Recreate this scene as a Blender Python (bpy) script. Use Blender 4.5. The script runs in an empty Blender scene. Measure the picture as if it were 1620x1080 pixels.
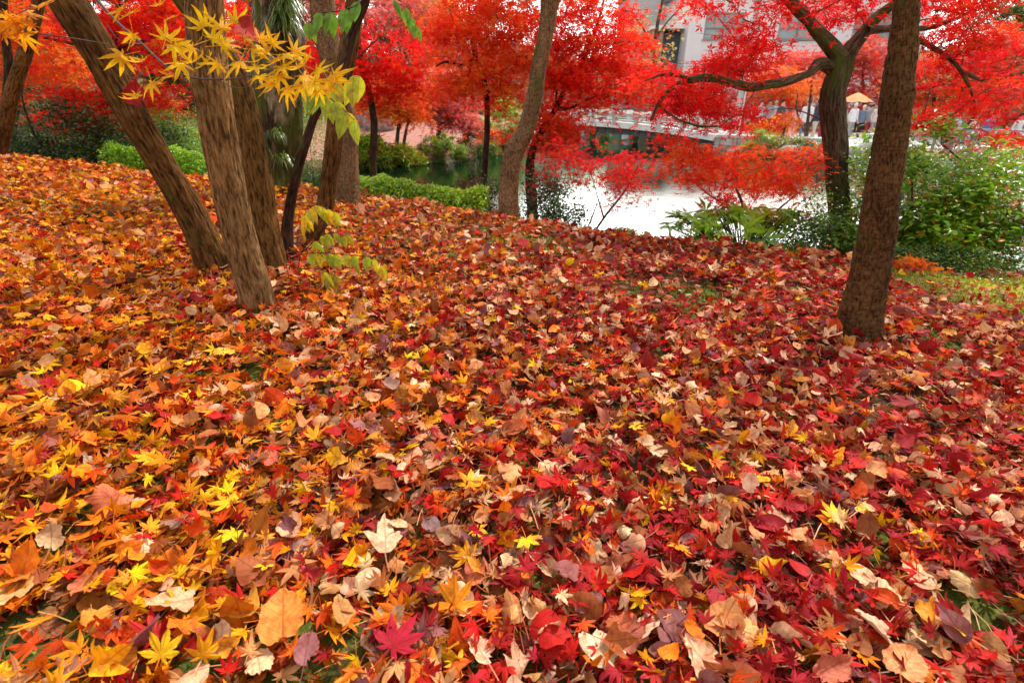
import bpy, math, random
import numpy as np
from mathutils import Vector
random.seed(7)
RNG = np.random.default_rng(11)
SC = bpy.context.scene
COL = SC.collection
rad = math.radians
PI = math.pi

# ------------------------------------------------------------------ camera maths
CAMH, PITCH, FPX = 1.0, rad(26), 800.0
CP, SP = math.cos(PITCH), math.sin(PITCH)
def ray(px, py):
    u = (px - 810) / FPX; v = (540 - py) / FPX
    return np.array([u, CP + v * SP, -SP + v * CP])
def P(px, py, Y):
    r = ray(px, py); return np.array([0, 0, CAMH]) + r * (Y / r[1])
def W(wpx, Y):                    # width in metres of wpx pixels at depth Y (near the horizon)
    return wpx / FPX * (Y * CP + 0.4)

# ------------------------------------------------------------------ vector noise
def _hash(ix, iy, iz, s):
    h = (ix * 374761393 + iy * 668265263 + iz * 2147483647 + s * 974634777) & 0xFFFFFFFF
    h = ((h ^ (h >> 13)) * 1274126177) & 0xFFFFFFFF
    return ((h ^ (h >> 16)) & 0xFFFF) / 65535.0
def vnoise(x, y, z=0.0, s=0):
    x, y, z = np.broadcast_arrays(np.asarray(x, float), np.asarray(y, float), np.asarray(z, float))
    ix = np.floor(x).astype(np.int64); iy = np.floor(y).astype(np.int64); iz = np.floor(z).astype(np.int64)
    fx = x - ix; fy = y - iy; fz = z - iz
    fx = fx * fx * (3 - 2 * fx); fy = fy * fy * (3 - 2 * fy); fz = fz * fz * (3 - 2 * fz)
    r = 0
    for a in (0, 1):
        for b in (0, 1):
            for c in (0, 1):
                w = (fx if a else 1 - fx) * (fy if b else 1 - fy) * (fz if c else 1 - fz)
                r = r + w * _hash(ix + a, iy + b, iz + c, s)
    return r
def fnoise(x, y, z=0.0, s=0, o=3):
    r = 0; a = .5; f = 1.0
    for k in range(o):
        r = r + a * vnoise(np.asarray(x) * f, np.asarray(y) * f, np.asarray(z) * f, s + k); a *= .5; f *= 2.03
    return r / (1 - .5 ** o)
def sstep(a, b, x):
    t = np.clip((x - a) / (b - a), 0, 1); return t * t * (3 - 2 * t)

# ------------------------------------------------------------------ terrain
CX = np.array([-40, -12, -5.6, -3.4, -1.3, 0.76, 2.4, 3.6, 6, 12, 40.])
CY = np.array([9, 7.6, 5.9, 5.4, 4.85, 4.0, 3.5, 3.45, 3.15, 2.5, 1.5])
POND = np.array([(-7.2, 10.5), (-4.5, 9.0), (-2, 8.2), (0.5, 7.3), (2.6, 6.4), (5, 5.6), (9, 4.6), (16, 3.8), (34, 3),
                 (34, 17), (22, 18.5), (14, 21.5), (9.3, 23.2), (9.0, 26.5), (8.8, 40), (1.2, 40), (1.5, 27.5),
                 (-1.9, 23), (-4.6, 18.4), (-7.4, 17.2), (-9, 13.8)])
WATER_Z = -1.2
def pond_sd(x, y):
    x = np.asarray(x, float); y = np.asarray(y, float)
    d = np.full(x.shape, 1e9); ins = np.zeros(x.shape, bool)
    n = len(POND)
    for i in range(n):
        ax, ay = POND[i]; bx, by = POND[(i + 1) % n]
        t = np.clip(((x - ax) * (bx - ax) + (y - ay) * (by - ay)) / ((bx - ax) ** 2 + (by - ay) ** 2), 0, 1)
        d = np.minimum(d, np.hypot(x - ax - t * (bx - ax), y - ay - t * (by - ay)))
        c = ((ay > y) != (by > y)) & (x < (bx - ax) * (y - ay) / (by - ay + 1e-12) + ax)
        ins ^= c
    return np.where(ins, -d, d)
def H(x, y):
    x = np.asarray(x, float); y = np.asarray(y, float)
    s = y - np.interp(x, CX, CY)
    top = -0.06 * np.clip(x, -9, 9) + .09 * (fnoise(x * .7, y * .7, 0, 3) - .5) * sstep(1.2, 3, np.hypot(x, y)) + .035 * (fnoise(x * 3, y * 3, 0, 9) - .5)
    sp = np.maximum(s, 0)
    drop = .5 * (np.sqrt(sp * sp + .16) - .4)
    m = top - drop
    sd = pond_sd(x, y)
    base = -1.02 + .07 * np.clip(y - 20, 0, 12) * sstep(3, -3, x) + .25 * (fnoise(x * .3, y * .3, 0, 5) - .5) * sstep(3, -1, x)
    base = base + sstep(55, 130, np.hypot(x, y)) * 9
    base = np.where(sd < .8, -1.7 + (base + 1.7) * sstep(-.7, .5, sd), base)
    k = .15
    hh = np.clip(.5 + .5 * (m - base) / k, 0, 1)
    r = base + (m - base) * hh + k * hh * (1 - hh)
    return np.where(sd < -.3, np.minimum(r, WATER_Z - .15), r)
def G(px, py, tmax=60):
    r = ray(px, py); t = np.linspace(.3, tmax, 6000)
    p = np.array([0, 0, CAMH])[None] + t[:, None] * r[None]
    h = H(p[:, 0], p[:, 1]); k = np.argmax(p[:, 2] < h)
    return p[k]

# ------------------------------------------------------------------ object helpers
def tag(o, label=None, cat=None, group=None, kind=None):
    if label: o['label'] = label
    if cat: o['category'] = cat
    if group: o['group'] = group
    if kind: o['kind'] = kind
    return o
def empty(name, loc, label, cat, group=None):
    o = bpy.data.objects.new(name, None); COL.objects.link(o); o.location = tuple(loc); o.empty_display_size = .2
    return tag(o, label, cat, group)
class MB:
    """collects vertices and faces (tris / quads) in world space and builds ONE mesh object"""
    def __init__(s): s.v = []; s.f3 = []; s.f4 = []; s.n = 0; s.c = []; s.u = []; s.hc = False; s.hu = False; s.m3 = []; s.m4 = []
    def add(s, v, f, col=None, uv=None, mi=0):
        v = np.asarray(v, float).reshape(-1, 3); f = np.asarray(f, np.int64)
        s.v.append(v)
        if f.size:
            if f.shape[1] == 3: s.f3.append(f + s.n); s.m3.append(np.full(len(f), mi))
            else: s.f4.append(f + s.n); s.m4.append(np.full(len(f), mi))
        k = len(v)
        if col is not None: s.hc = True
        if uv is not None: s.hu = True
        s.c.append(np.broadcast_to(np.asarray(col if col is not None else (1, 1, 1), float), (k, 3)))
        s.u.append(np.broadcast_to(np.asarray(uv if uv is not None else (0, 0, 0), float), (k, 3)))
        s.n += k; return s
    def box(s, c, size, rz=0, mi=0, tilt=None):
        c = np.asarray(c, float); h = np.asarray(size, float) / 2
        v = np.array([[x, y, z] for x in (-1, 1) for y in (-1, 1) for z in (-1, 1)]) * h
        if tilt is not None: v = v @ np.asarray(tilt).T
        cz, sz = math.cos(rz), math.sin(rz)
        v = v @ np.array([[cz, sz, 0], [-sz, cz, 0], [0, 0, 1]])
        return s.add(v + c, [(0, 1, 3, 2), (4, 6, 7, 5), (0, 4, 5, 1), (2, 3, 7, 6), (0, 2, 6, 4), (1, 5, 7, 3)], mi=mi)
    def build(s, name, mats, parent=None, smooth=True, origin=None):
        me = bpy.data.meshes.new(name)
        v = np.concatenate(s.v) if s.v else np.zeros((0, 3))
        if origin is None and parent is not None: origin = np.array(parent.location)
        if origin is None: origin = np.zeros(3)
        if parent is not None:
            # the parent chain only translates
            o_ = np.zeros(3); q = parent
            while q is not None: o_ = o_ + np.array(q.location); q = q.parent
            origin = o_
        v = v - origin
        f3 = np.concatenate(s.f3) if s.f3 else np.zeros((0, 3), np.int64)
        f4 = np.concatenate(s.f4) if s.f4 else np.zeros((0, 4), np.int64)
        me.vertices.add(len(v)); me.vertices.foreach_set('co', v.astype(np.float32).ravel())
        loops = np.concatenate([f3.ravel(), f4.ravel()]).astype(np.int32)
        me.loops.add(len(loops)); me.loops.foreach_set('vertex_index', loops)
        st = np.concatenate([np.arange(len(f3)) * 3, len(f3) * 3 + np.arange(len(f4)) * 4]).astype(np.int32)
        me.polygons.add(len(st)); me.polygons.foreach_set('loop_start', st)
        if isinstance(mats, (list, tuple)):
            for m in mats: me.materials.append(m)
            mi = np.concatenate([np.concatenate(s.m3) if s.m3 else np.zeros(0), np.concatenate(s.m4) if s.m4 else np.zeros(0)]).astype(np.int32)
            me.polygons.foreach_set('material_index', mi)
        else: me.materials.append(mats)
        me.update(calc_edges=True)
        if s.hc:
            a = me.attributes.new('lcol', 'FLOAT_COLOR', 'POINT')
            c = np.concatenate(s.c); c = np.concatenate([c, np.ones((len(c), 1))], 1)
            a.data.foreach_set('color', c.astype(np.float32).ravel())
        if s.hu:
            a = me.attributes.new('luv', 'FLOAT_VECTOR', 'POINT')
            a.data.foreach_set('vector', np.concatenate(s.u).astype(np.float32).ravel())
        me.polygons.foreach_set('use_smooth', np.full(len(st), smooth))
        me.update()
        o = bpy.data.objects.new(name, me); COL.objects.link(o)
        if parent is not None: o.parent = parent
        else: o.location = tuple(origin)
        return o

# ------------------------------------------------------------------ materials
def mat(name):
    m = bpy.data.materials.new(name); m.use_nodes = True
    nt = m.node_tree; nt.nodes.clear()
    out = nt.nodes.new('ShaderNodeOutputMaterial')
    return m, nt, out
def nd(nt, t, **kw):
    n = nt.nodes.new(t)
    for k, v in kw.items():
        if k.startswith('i_'):
            key = k[2:]; key = int(key) if key.isdigit() else key.replace('_', ' ')
            n.inputs[key].default_value = v
        else: setattr(n, k, v)
    return n
def ramp(nt, src, stops, interp='LINEAR'):
    n = nd(nt, 'ShaderNodeValToRGB'); n.color_ramp.interpolation = interp
    e = n.color_ramp.elements
    while len(e) < len(stops): e.new(.5)
    for i, (p, c) in enumerate(stops):
        e[i].position = p; e[i].color = tuple(c) + (1,) if len(c) == 3 else c
    nt.links.new(src, n.inputs[0]); return n.outputs[0]
def noise(nt, vec, scale, detail=4, rough=.55, sx=None):
    if sx is not None:
        mp = nd(nt, 'ShaderNodeMapping'); mp.inputs['Scale'].default_value = sx
        nt.links.new(vec, mp.inputs[0]); vec = mp.outputs[0]
    n = nd(nt, 'ShaderNodeTexNoise'); n.inputs['Scale'].default_value = scale
    n.inputs['Detail'].default_value = detail; n.inputs['Roughness'].default_value = rough
    nt.links.new(vec, n.inputs['Vector']); return n.outputs['Fac']
def mix(nt, a, b, fac, bt='MIX'):
    n = nd(nt, 'ShaderNodeMix', data_type='RGBA', blend_type=bt)
    for i, x in ((0, fac), (6, a), (7, b)):
        if isinstance(x, (int, float)): n.inputs[i].default_value = x
        elif isinstance(x, (tuple, list)): n.inputs[i].default_value = tuple(x) + (1,) if len(x) == 3 else x
        else: nt.links.new(x, n.inputs[i])
    return n.outputs[2]
def mth(nt, op, a, b=None, c=None):
    n = nd(nt, 'ShaderNodeMath', operation=op)
    for i, x in enumerate((a, b, c)):
        if x is None: continue
        if isinstance(x, (int, float)): n.inputs[i].default_value = x
        else: nt.links.new(x, n.inputs[i])
    return n.outputs[0]
def leaf_mat(name, kind='plain', trans=.35, rough=.5, single=False, spec=.35, gain=1.0):
    m, nt, out = mat(name)
    at = nd(nt, 'ShaderNodeAttribute', attribute_name='lcol')
    uv = nd(nt, 'ShaderNodeAttribute', attribute_name='luv').outputs['Vector']
    geo = nd(nt, 'ShaderNodeNewGeometry')
    if single:
        at2 = nd(nt, 'ShaderNodeObjectInfo'); col = at2.outputs['Color']
    else: col = at.outputs['Color']
    bumpsrc = None
    if kind != 'plain':
        sep = nd(nt, 'ShaderNodeSeparateXYZ'); nt.links.new(uv, sep.inputs[0])
        X, Y = sep.outputs[0], sep.outputs[1]
        n1 = noise(nt, geo.outputs['Position'], 55, 3, .6)
        n2 = noise(nt, geo.outputs['Position'], 240, 2, .6)
        if kind == 'maple':
            ang = mth(nt, 'ARCTAN2', X, Y)
            q = mth(nt, 'DIVIDE', ang, .69)
            fr = mth(nt, 'ABSOLUTE', mth(nt, 'SUBTRACT', q, mth(nt, 'ROUND', q)))
            rr = mth(nt, 'SQRT', mth(nt, 'ADD', mth(nt, 'MULTIPLY', X, X), mth(nt, 'MULTIPLY', Y, Y)))
            d = mth(nt, 'MULTIPLY', fr, rr)
            vein = ramp(nt, d, [(0, (1, 1, 1)), (.035, (0, 0, 0))])
            tipd = ramp(nt, rr, [(.55, (0, 0, 0)), (1.1, (1, 1, 1))])
        else:
            ax = mth(nt, 'ABSOLUTE', X)
            mid = ramp(nt, ax, [(0, (1, 1, 1)), (.03, (0, 0, 0))])
            s = mth(nt, 'SINE', mth(nt, 'MULTIPLY', mth(nt, 'SUBTRACT', Y, mth(nt, 'MULTIPLY', ax, .8)), 34))
            side = ramp(nt, s, [(.9, (0, 0, 0)), (1.0, (.6, .6, .6))])
            vein = mix(nt, mid, side, 1.0, 'LIGHTEN')
            tipd = ramp(nt, n1, [(.5, (0, 0, 0)), (.75, (1, 1, 1))])
        dark = mix(nt, col, (.55, .36, .27), 1.0, 'MULTIPLY')
        blot = ramp(nt, n1, [(.44, (0, 0, 0)), (.72, (1, 1, 1))])
        c = mix(nt, col, dark, mth(nt, 'MULTIPLY', blot, .7))
        c = mix(nt, c, mix(nt, col, (.75, .38, .28), 1.0, 'MULTIPLY'), mth(nt, 'MULTIPLY', tipd, .5))
        spots = ramp(nt, n2, [(.70, (0, 0, 0)), (.74, (1, 1, 1))])
        c = mix(nt, c, (.07, .03, .015), mth(nt, 'MULTIPLY', spots, .6))
        n4 = noise(nt, geo.outputs['Position'], 16, 2, .5); c = mix(nt, c, mix(nt, c, (.62, .42, .3), 1.0, 'MULTIPLY'), mth(nt, 'MULTIPLY', ramp(nt, n4, [(.45, (0, 0, 0)), (.65, (1, 1, 1))]), .6))
        if kind == 'maple': vc = mix(nt, col, (.72, .42, .3), 1.0, 'MULTIPLY')
        else: vc = mix(nt, col, (.5, .3, .25), 1.0, 'MULTIPLY')
        c = mix(nt, c, vc, mth(nt, 'MULTIPLY', vein, .7))
        bumpsrc = mth(nt, 'ADD', mth(nt, 'MULTIPLY', vein, -.6), n1)
        col = c
    back = mix(nt, col, (1.0, .86, .78), 1.0, 'MULTIPLY')
    colb = mix(nt, col, back, geo.outputs['Backfacing'])
    p = nd(nt, 'ShaderNodeBsdfPrincipled'); p.inputs['Roughness'].default_value = rough
    p.inputs['Specular IOR Level'].default_value = spec
    nt.links.new(colb, p.inputs['Base Color'])
    if bumpsrc is not None:
        b = nd(nt, 'ShaderNodeBump'); b.inputs['Strength'].default_value = .35; b.inputs['Distance'].default_value = .004
        nt.links.new(bumpsrc, b.inputs['Height']); nt.links.new(b.outputs[0], p.inputs['Normal'])
    t = nd(nt, 'ShaderNodeBsdfTranslucent'); nt.links.new(col, t.inputs[0])
    mx = nd(nt, 'ShaderNodeMixShader'); mx.inputs[0].default_value = trans
    nt.links.new(p.outputs[0], mx.inputs[1]); nt.links.new(t.outputs[0], mx.inputs[2])
    nt.links.new(mx.outputs[0], out.inputs[0]); return m
def bark_mat(name, dark, light, moss=0.0, mode='vertical', patch=None, scale=1.0, bump=.7):
    m, nt, out = mat(name)
    uv = nd(nt, 'ShaderNodeAttribute', attribute_name='luv').outputs['Vector']
    sx = (1, 1, .2) if mode == 'vertical' else (1.3, 1.3, .45)
    f1 = noise(nt, uv, 85 * scale, 6, .7, sx)
    f2 = noise(nt, uv, 9 * scale, 4, .6, (1, 1, .5))
    f3 = noise(nt, uv, 220 * scale, 3, .6)
    f4 = noise(nt, uv, 62 * scale, 6, .7, (1, 1, .10) if mode == 'vertical' else (.4, .4, 1.8))
    a = ramp(nt, f1, [(.40, dark), (.50, tuple(.45 * q_ + .55 * w_ for q_, w_ in zip(dark, light))), (.62, light)])
    b = mix(nt, a, (.5, .46, .44), mth(nt, 'MULTIPLY', ramp(nt, f2, [(.36, (1, 1, 1)), (.64, (0, 0, 0))]), .8), 'MULTIPLY')
    f5 = noise(nt, uv, 3.2 * scale, 3, .6, (1, 1, .6)); b = mix(nt, b, mix(nt, b, (1.25, 1.2, 1.12), 1.0, 'MULTIPLY'), ramp(nt, f5, [(.45, (0, 0, 0)), (.62, (1, 1, 1))]))
    b = mix(nt, b, (.42, .34, .28), mth(nt, 'MULTIPLY', ramp(nt, f4, [(.40, (1, 1, 1)), (.48, (0, 0, 0))]), .7), 'MULTIPLY')
    b = mix(nt, b, (.6, .55, .5), mth(nt, 'MULTIPLY', f3, .5), 'MULTIPLY')
    if patch is not None:
        fp = noise(nt, uv, 9 * scale, 6, .7, (1, 1, .22))
        b = mix(nt, b, mix(nt, patch, (.62, .5, .42), f1), mth(nt, 'MULTIPLY', ramp(nt, fp, [(.52, (0, 0, 0)), (.60, (1, 1, 1))]), ramp(nt, f1, [(.38, (.15, .15, .15)), (.5, (1, 1, 1))])))
    if moss > 0:
        fm = noise(nt, uv, 6 * scale, 5, .7, (1, 1, .4))
        b = mix(nt, b, (.075, .10, .015), mth(nt, 'MULTIPLY', ramp(nt, fm, [(.62 - .3 * moss, (0, 0, 0)), (.74 - .25 * moss, (1, 1, 1))]), .85))
    p = nd(nt, 'ShaderNodeBsdfPrincipled'); p.inputs['Roughness'].default_value = .85
    p.inputs['Specular IOR Level'].default_value = .08
    nt.links.new(b, p.inputs['Base Color'])
    hsum = mth(nt, 'ADD', mth(nt, 'MULTIPLY', f1, 1.0), mth(nt, 'ADD', mth(nt, 'MULTIPLY', f4, .7), mth(nt, 'MULTIPLY', f3, .3)))
    bp = nd(nt, 'ShaderNodeBump'); bp.inputs['Strength'].default_value = bump; bp.inputs['Distance'].default_value = .02
    nt.links.new(hsum, bp.inputs['Height']); nt.links.new(bp.outputs[0], p.inputs['Normal'])
    nt.links.new(p.outputs[0], out.inputs[0]); return m
def simple(name, col, rough=.7, var=.25, scale=8, bump=.0, metal=0.0, spec=.4):
    m, nt, out = mat(name)
    tc = nd(nt, 'ShaderNodeTexCoord').outputs['Object']
    f = noise(nt, tc, scale, 4, .6)
    c = mix(nt, tuple(x * (1 - var) for x in col), tuple(min(1, x * (1 + var)) for x in col), ramp(nt, f, [(.3, (0, 0, 0)), (.7, (1, 1, 1))]))
    p = nd(nt, 'ShaderNodeBsdfPrincipled'); p.inputs['Roughness'].default_value = rough; p.inputs['Metallic'].default_value = metal
    p.inputs['Specular IOR Level'].default_value = spec
    nt.links.new(c, p.inputs['Base Color'])
    if bump:
        bp = nd(nt, 'ShaderNodeBump'); bp.inputs['Strength'].default_value = bump; bp.inputs['Distance'].default_value = .02
        nt.links.new(noise(nt, tc, scale * 5, 5, .6), bp.inputs['Height']); nt.links.new(bp.outputs[0], p.inputs['Normal'])
    nt.links.new(p.outputs[0], out.inputs[0]); return m

M_MAPLE = leaf_mat('maple_litter', 'maple', .22, .65, spec=.12)
M_BROAD = leaf_mat('broad_litter', 'broad', .16, .62, spec=.16)
M_MAPLE1 = leaf_mat('maple_leaf_single', 'maple', .2, .55, single=True, spec=.2)
M_BROAD1 = leaf_mat('broad_leaf_single', 'broad', .14, .6, single=True, spec=.2)
M_CROWN = leaf_mat('crown_leaf', 'plain', .5, .6, spec=.1)
M_FRESH = leaf_mat('branch_leaf', 'maple', .5, .5, spec=.2)
M_GREEN = leaf_mat('green_leaf', 'plain', .42, .28, spec=.7)
M_TWIG = simple('twig', (.07, .04, .028), .8, .3, 20)
M_STALK = leaf_mat('stalk', 'plain', .05, .6)
B_MAIN = bark_mat('bark_ridged', (.12, .06, .024), (.52, .31, .13), bump=1.0)
B_BACK = bark_mat('bark_shaded', (.06, .028, .008), (.32, .17, .05), moss=.3, bump=.9)  # bark darkened: shade behind the front trunk put into the colour
B_LEAN = bark_mat('bark_lean', (.05, .022, .007), (.30, .15, .05), moss=.15, bump=.9)
B_OLD = bark_mat('bark_old', (.035, .022, .014), (.16, .10, .06), moss=.62, patch=(.42, .22, .13), scale=.6, bump=1.0)
B_RIGHT = bark_mat('bark_right', (.06, .028, .011), (.27, .135, .055), moss=.15, mode='cross', bump=1.0)
B_GREY = bark_mat('bark_grey', (.10, .055, .03), (.36, .22, .12), moss=.12, mode='cross')
B_DARK = bark_mat('bark_dark', (.03, .016, .012), (.12, .065, .045), moss=.15)
B_MAPLE = bark_mat('bark_maple', (.045, .032, .024), (.22, .16, .11), moss=.45, scale=.7, bump=1.0)
B_FAR = bark_mat('bark_far', (.06, .045, .04), (.2, .15, .12), scale=.5)

# ------------------------------------------------------------------ tubes
def catmull(pts, n):
    pts = np.asarray(pts, float); k = len(pts)
    if k == 2: t = np.linspace(0, 1, n)[:, None]; return pts[0] * (1 - t) + pts[1] * t
    seg = np.linalg.norm(np.diff(pts[:, :3], axis=0), axis=1); cum = np.concatenate([[0], np.cumsum(seg)])
    u = np.linspace(0, cum[-1], n); out = np.zeros((n, pts.shape[1]))
    m = np.zeros_like(pts)
    for i in range(k):
        a = max(i - 1, 0); b = min(i + 1, k - 1); m[i] = (pts[b] - pts[a]) / (cum[b] - cum[a])
    idx = np.clip(np.searchsorted(cum, u, side='right') - 1, 0, k - 2)
    h = (cum[idx + 1] - cum[idx])[:, None]; t = ((u - cum[idx])[:, None]) / h
    return ((2 * t ** 3 - 3 * t ** 2 + 1) * pts[idx] + (t ** 3 - 2 * t ** 2 + t) * h * m[idx] + (-2 * t ** 3 + 3 * t ** 2) * pts[idx + 1] + (t ** 3 - t ** 2) * h * m[idx + 1])
def tube(mb, pts, radii, nseg=8, step=.1, bark=0.0, seed=0, flare=0.0, knots=(), col=None, lobes=0.0, mode='v'):
    pts = np.asarray(pts, float); radii = np.asarray(radii, float)
    L = np.linalg.norm(np.diff(pts, axis=0), axis=1).sum()
    n = max(3, int(L / step) + 1)
    pr = catmull(np.concatenate([pts, radii[:, None]], 1), n)
    p = pr[:, :3]; r = np.maximum(pr[:, 3], .0005)
    tg = np.gradient(p, axis=0); tg /= np.linalg.norm(tg, axis=1)[:, None] + 1e-9
    ref = np.array([1, 0, 0.]) if abs(tg[0, 0]) < .8 else np.array([0, 1., 0])
    N = np.zeros((n, 3)); a = ref - tg[0] * (ref @ tg[0]); N[0] = a / np.linalg.norm(a)
    for i in range(1, n):
        a = N[i - 1] - tg[i] * (N[i - 1] @ tg[i]); N[i] = a / np.linalg.norm(a)
    B = np.cross(tg, N)
    s = np.linspace(0, L, n)
    th = np.linspace(0, 2 * PI, nseg, endpoint=False)
    R = np.repeat(r[:, None], nseg, 1)
    TH = np.repeat(th[None], n, 0); S = np.repeat(s[:, None], nseg, 1)
    r0 = r.mean()
    cx, cy = np.cos(TH) * r0, np.sin(TH) * r0
    if flare:
        R = R * (1 + flare * np.exp(-S / (.9 * r0 + .02)) * (1 + .5 * np.sin(TH * 4 + seed)) )
    if lobes:
        R = R * (1 + lobes * (fnoise(cx / r0 * 1.3, cy / r0 * 1.3, S / r0 * .35, seed, 2) - .5) * 2)
    if bark:
        if mode == 'v':
            d = fnoise(cx * 48, cy * 48, S * 7, seed + 5, 3); d = -np.abs(d - .5) * 2.4
        else:
            d = fnoise(cx * 26, cy * 26, S * 55, seed + 5, 3); d = -np.abs(d - .5) * 1.2 + .8 * (fnoise(cx * 20, cy * 20, S * 12, seed, 3) - .5)
        d2 = fnoise(cx * 9, cy * 9, S * 5, seed + 8, 3) - .5
        R = R + bark * (d * 1.2 + d2 * 1.6)
    for (ks, kt, kr, kh) in knots:
        dd = ((S - ks) ** 2 + (np.angle(np.exp(1j * (TH - kt))) * r0) ** 2) / kr ** 2
        R = R + kh * (np.exp(-dd) - .9 * np.exp(-dd * 7))
    v = p[:, None] + R[..., None] * (np.cos(TH)[..., None] * N[:, None] + np.sin(TH)[..., None] * B[:, None])
    v = v.reshape(-1, 3)
    i = np.arange(n - 1)[:, None] * nseg; j = np.arange(nseg)[None]; j2 = (j + 1) % nseg
    f = np.stack([i + j, i + j2, i + nseg + j2, i + nseg + j], -1).reshape(-1, 4)
    uvw = np.stack([cx, cy, S + seed * 1.7], -1).reshape(-1, 3)
    mb.add(v, f, col, uvw)
    # caps
    e = np.array([p[-1] + tg[-1] * r[-1] * .4]); k0 = (n - 1) * nseg
    last = v[k0:]; jj = np.arange(nseg)
    mb.add(np.concatenate([last, e]), np.stack([jj, (jj + 1) % nseg, np.full(nseg, nseg)], 1), col, np.concatenate([uvw[k0:], uvw[k0:k0 + 1]]))
    return p
def px_path(pts, Y0, Y1=None):
    """pixel polyline [(px,py,width_px)...] at depths Y0..Y1 -> points, radii"""
    Y1 = Y0 if Y1 is None else Y1
    out = []; rr = []
    for i, q in enumerate(pts):
        Y = Y0 + (Y1 - Y0) * i / (len(pts) - 1)
        w = P(q[0], q[1], Y); d = w[1] * CP - (w[2] - CAMH) * SP
        a = pts[max(i - 1, 0)]; b = pts[min(i + 1, len(pts) - 1)]; dx, dy = abs(b[0] - a[0]), abs(b[1] - a[1])
        u = (q[0] - 810) / FPX; lean = max(dx, dy) / (math.hypot(dx, dy) + 1e-9)
        out.append(w); rr.append(q[2] / 2 / FPX * d * lean / math.sqrt(1 + u * u * min(1, dy / (dx + dy + 1e-9) * 1.2)))
    return np.array(out), np.array(rr)

# ------------------------------------------------------------------ leaf templates
def bend(v, k, ang):
    """roll the leaf around an in-plane axis"""
    if abs(k) < 1e-3: return v
    c, s = math.cos(ang), math.sin(ang)
    a = v[:, 0] * c + v[:, 1] * s; b = -v[:, 0] * s + v[:, 1] * c
    z = v[:, 2]
    a2 = np.sin(k * a) / k - z * np.sin(k * a); z2 = (1 - np.cos(k * a)) / k + z * np.cos(k * a)
    return np.stack([a2 * c - b * s, a2 * s + b * c, z2], 1)
MAPLE_L = [(0, 1.0), (39, .95), (78, .78), (122, .42)]
def maple_template(res, seed, curl=1.0, stalk=True, slim=.13, lobes7=True):
    r = random.Random(seed)
    lob = []
    for a, l in MAPLE_L:
        if not lobes7 and a > 100: continue
        for sgn in ((1,) if a == 0 else (1, -1)):
            lob.append((sgn * a + r.uniform(-5, 5), l * r.uniform(.88, 1.08)))
    lob.sort()
    O = []   # outline
    ribz = []
    for i, (a, l) in enumerate(lob):
        A = rad(a); d = np.array([math.sin(A), math.cos(A)]); q = np.array([d[1], -d[0]])
        if i == 0: O.append(d * .10 + q * -.03); ribz.append(0)
        if res == 2: fl = [(.42, slim * 1.0), (.58, slim * 1.05), (.64, slim * .82), (.78, slim * .62), (.82, slim * .42)]
        elif res == 1: fl = [(.45, slim * 1.05), (.74, slim * .6)]
        else: fl = [(.5, slim * 1.1)]
        for (t, w) in fl: O.append(d * l * t - q * l * w * r.uniform(.85, 1.15)); ribz.append(0)
        O.append(d * l); ribz.append(1)
        for (t, w) in fl[::-1]: O.append(d * l * t + q * l * w * r.uniform(.85, 1.15)); ribz.append(0)
        if i < len(lob) - 1:
            a2, l2 = lob[i + 1]; mA = rad((a + a2) / 2)
            O.append(np.array([math.sin(mA), math.cos(mA)]) * .27 * (l + l2) / 2 * r.uniform(.85, 1.2)); ribz.append(-.6)
        else: O.append(d * .10 + q * .03); ribz.append(0)
    O = np.array(O); ribz = np.array(ribz, float)
    # sorted angle may double back slightly: fine
    rings = {2: [.3, .65, 1.0], 1: [.55, 1.0], 0: [1.0]}[res]
    m = len(O); V = [np.zeros((1, 3))]; F = []
    for k, t in enumerate(rings):
        z = .04 * ribz * t if res else np.zeros(m)
        V.append(np.concatenate([O * t, z[:, None]], 1))
    V = np.concatenate(V)
    j = np.arange(m - 1)
    F.append(np.stack([np.zeros(m - 1, int), 1 + j, 2 + j], 1)[:, [0, 2, 1]])
    for k in range(len(rings) - 1):
        a0 = 1 + k * m; a1 = 1 + (k + 1) * m
        F.append(np.stack([a0 + j, a1 + j + 1, a1 + j], 1)); F.append(np.stack([a0 + j, a0 + j + 1, a1 + j + 1], 1))
    F = np.concatenate(F); UV = V.copy(); UV[:, 2] = 0
    # curl: lobes droop or lift, roll
    rr = np.hypot(V[:, 0], V[:, 1]); an = np.arctan2(V[:, 0], V[:, 1])
    V[:, 2] += curl * (r.uniform(-.35, .35) * rr ** 2 + .13 * rr * np.sin(an * r.uniform(1.5, 4) + r.uniform(0, 6)))
    V = bend(V, curl * r.uniform(-1.5, 1.5), r.uniform(0, PI))
    V = bend(V, curl * r.uniform(-1.0, 1.0), r.uniform(0, PI))
    if stalk:
        n0 = len(V); L = r.uniform(.5, .9); bx = r.uniform(-.25, .25); bz = r.uniform(-.2, .3); w = .018 if res < 2 else .014
        S = np.array([[-w, 0, .0], [w, 0, 0], [-w + bx * .4, -L * .5, bz * .5], [w + bx * .4, -L * .5, bz * .5], [bx - w, -L, bz], [bx + w, -L, bz]])
        V = np.concatenate([V, S]); UV = np.concatenate([UV, np.tile([[0, .01, 0]], (6, 1))])
        F = np.concatenate([F, n0 + np.array([[0, 1, 3], [0, 3, 2], [2, 3, 5], [2, 5, 4]])])
    return V, F, UV
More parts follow.
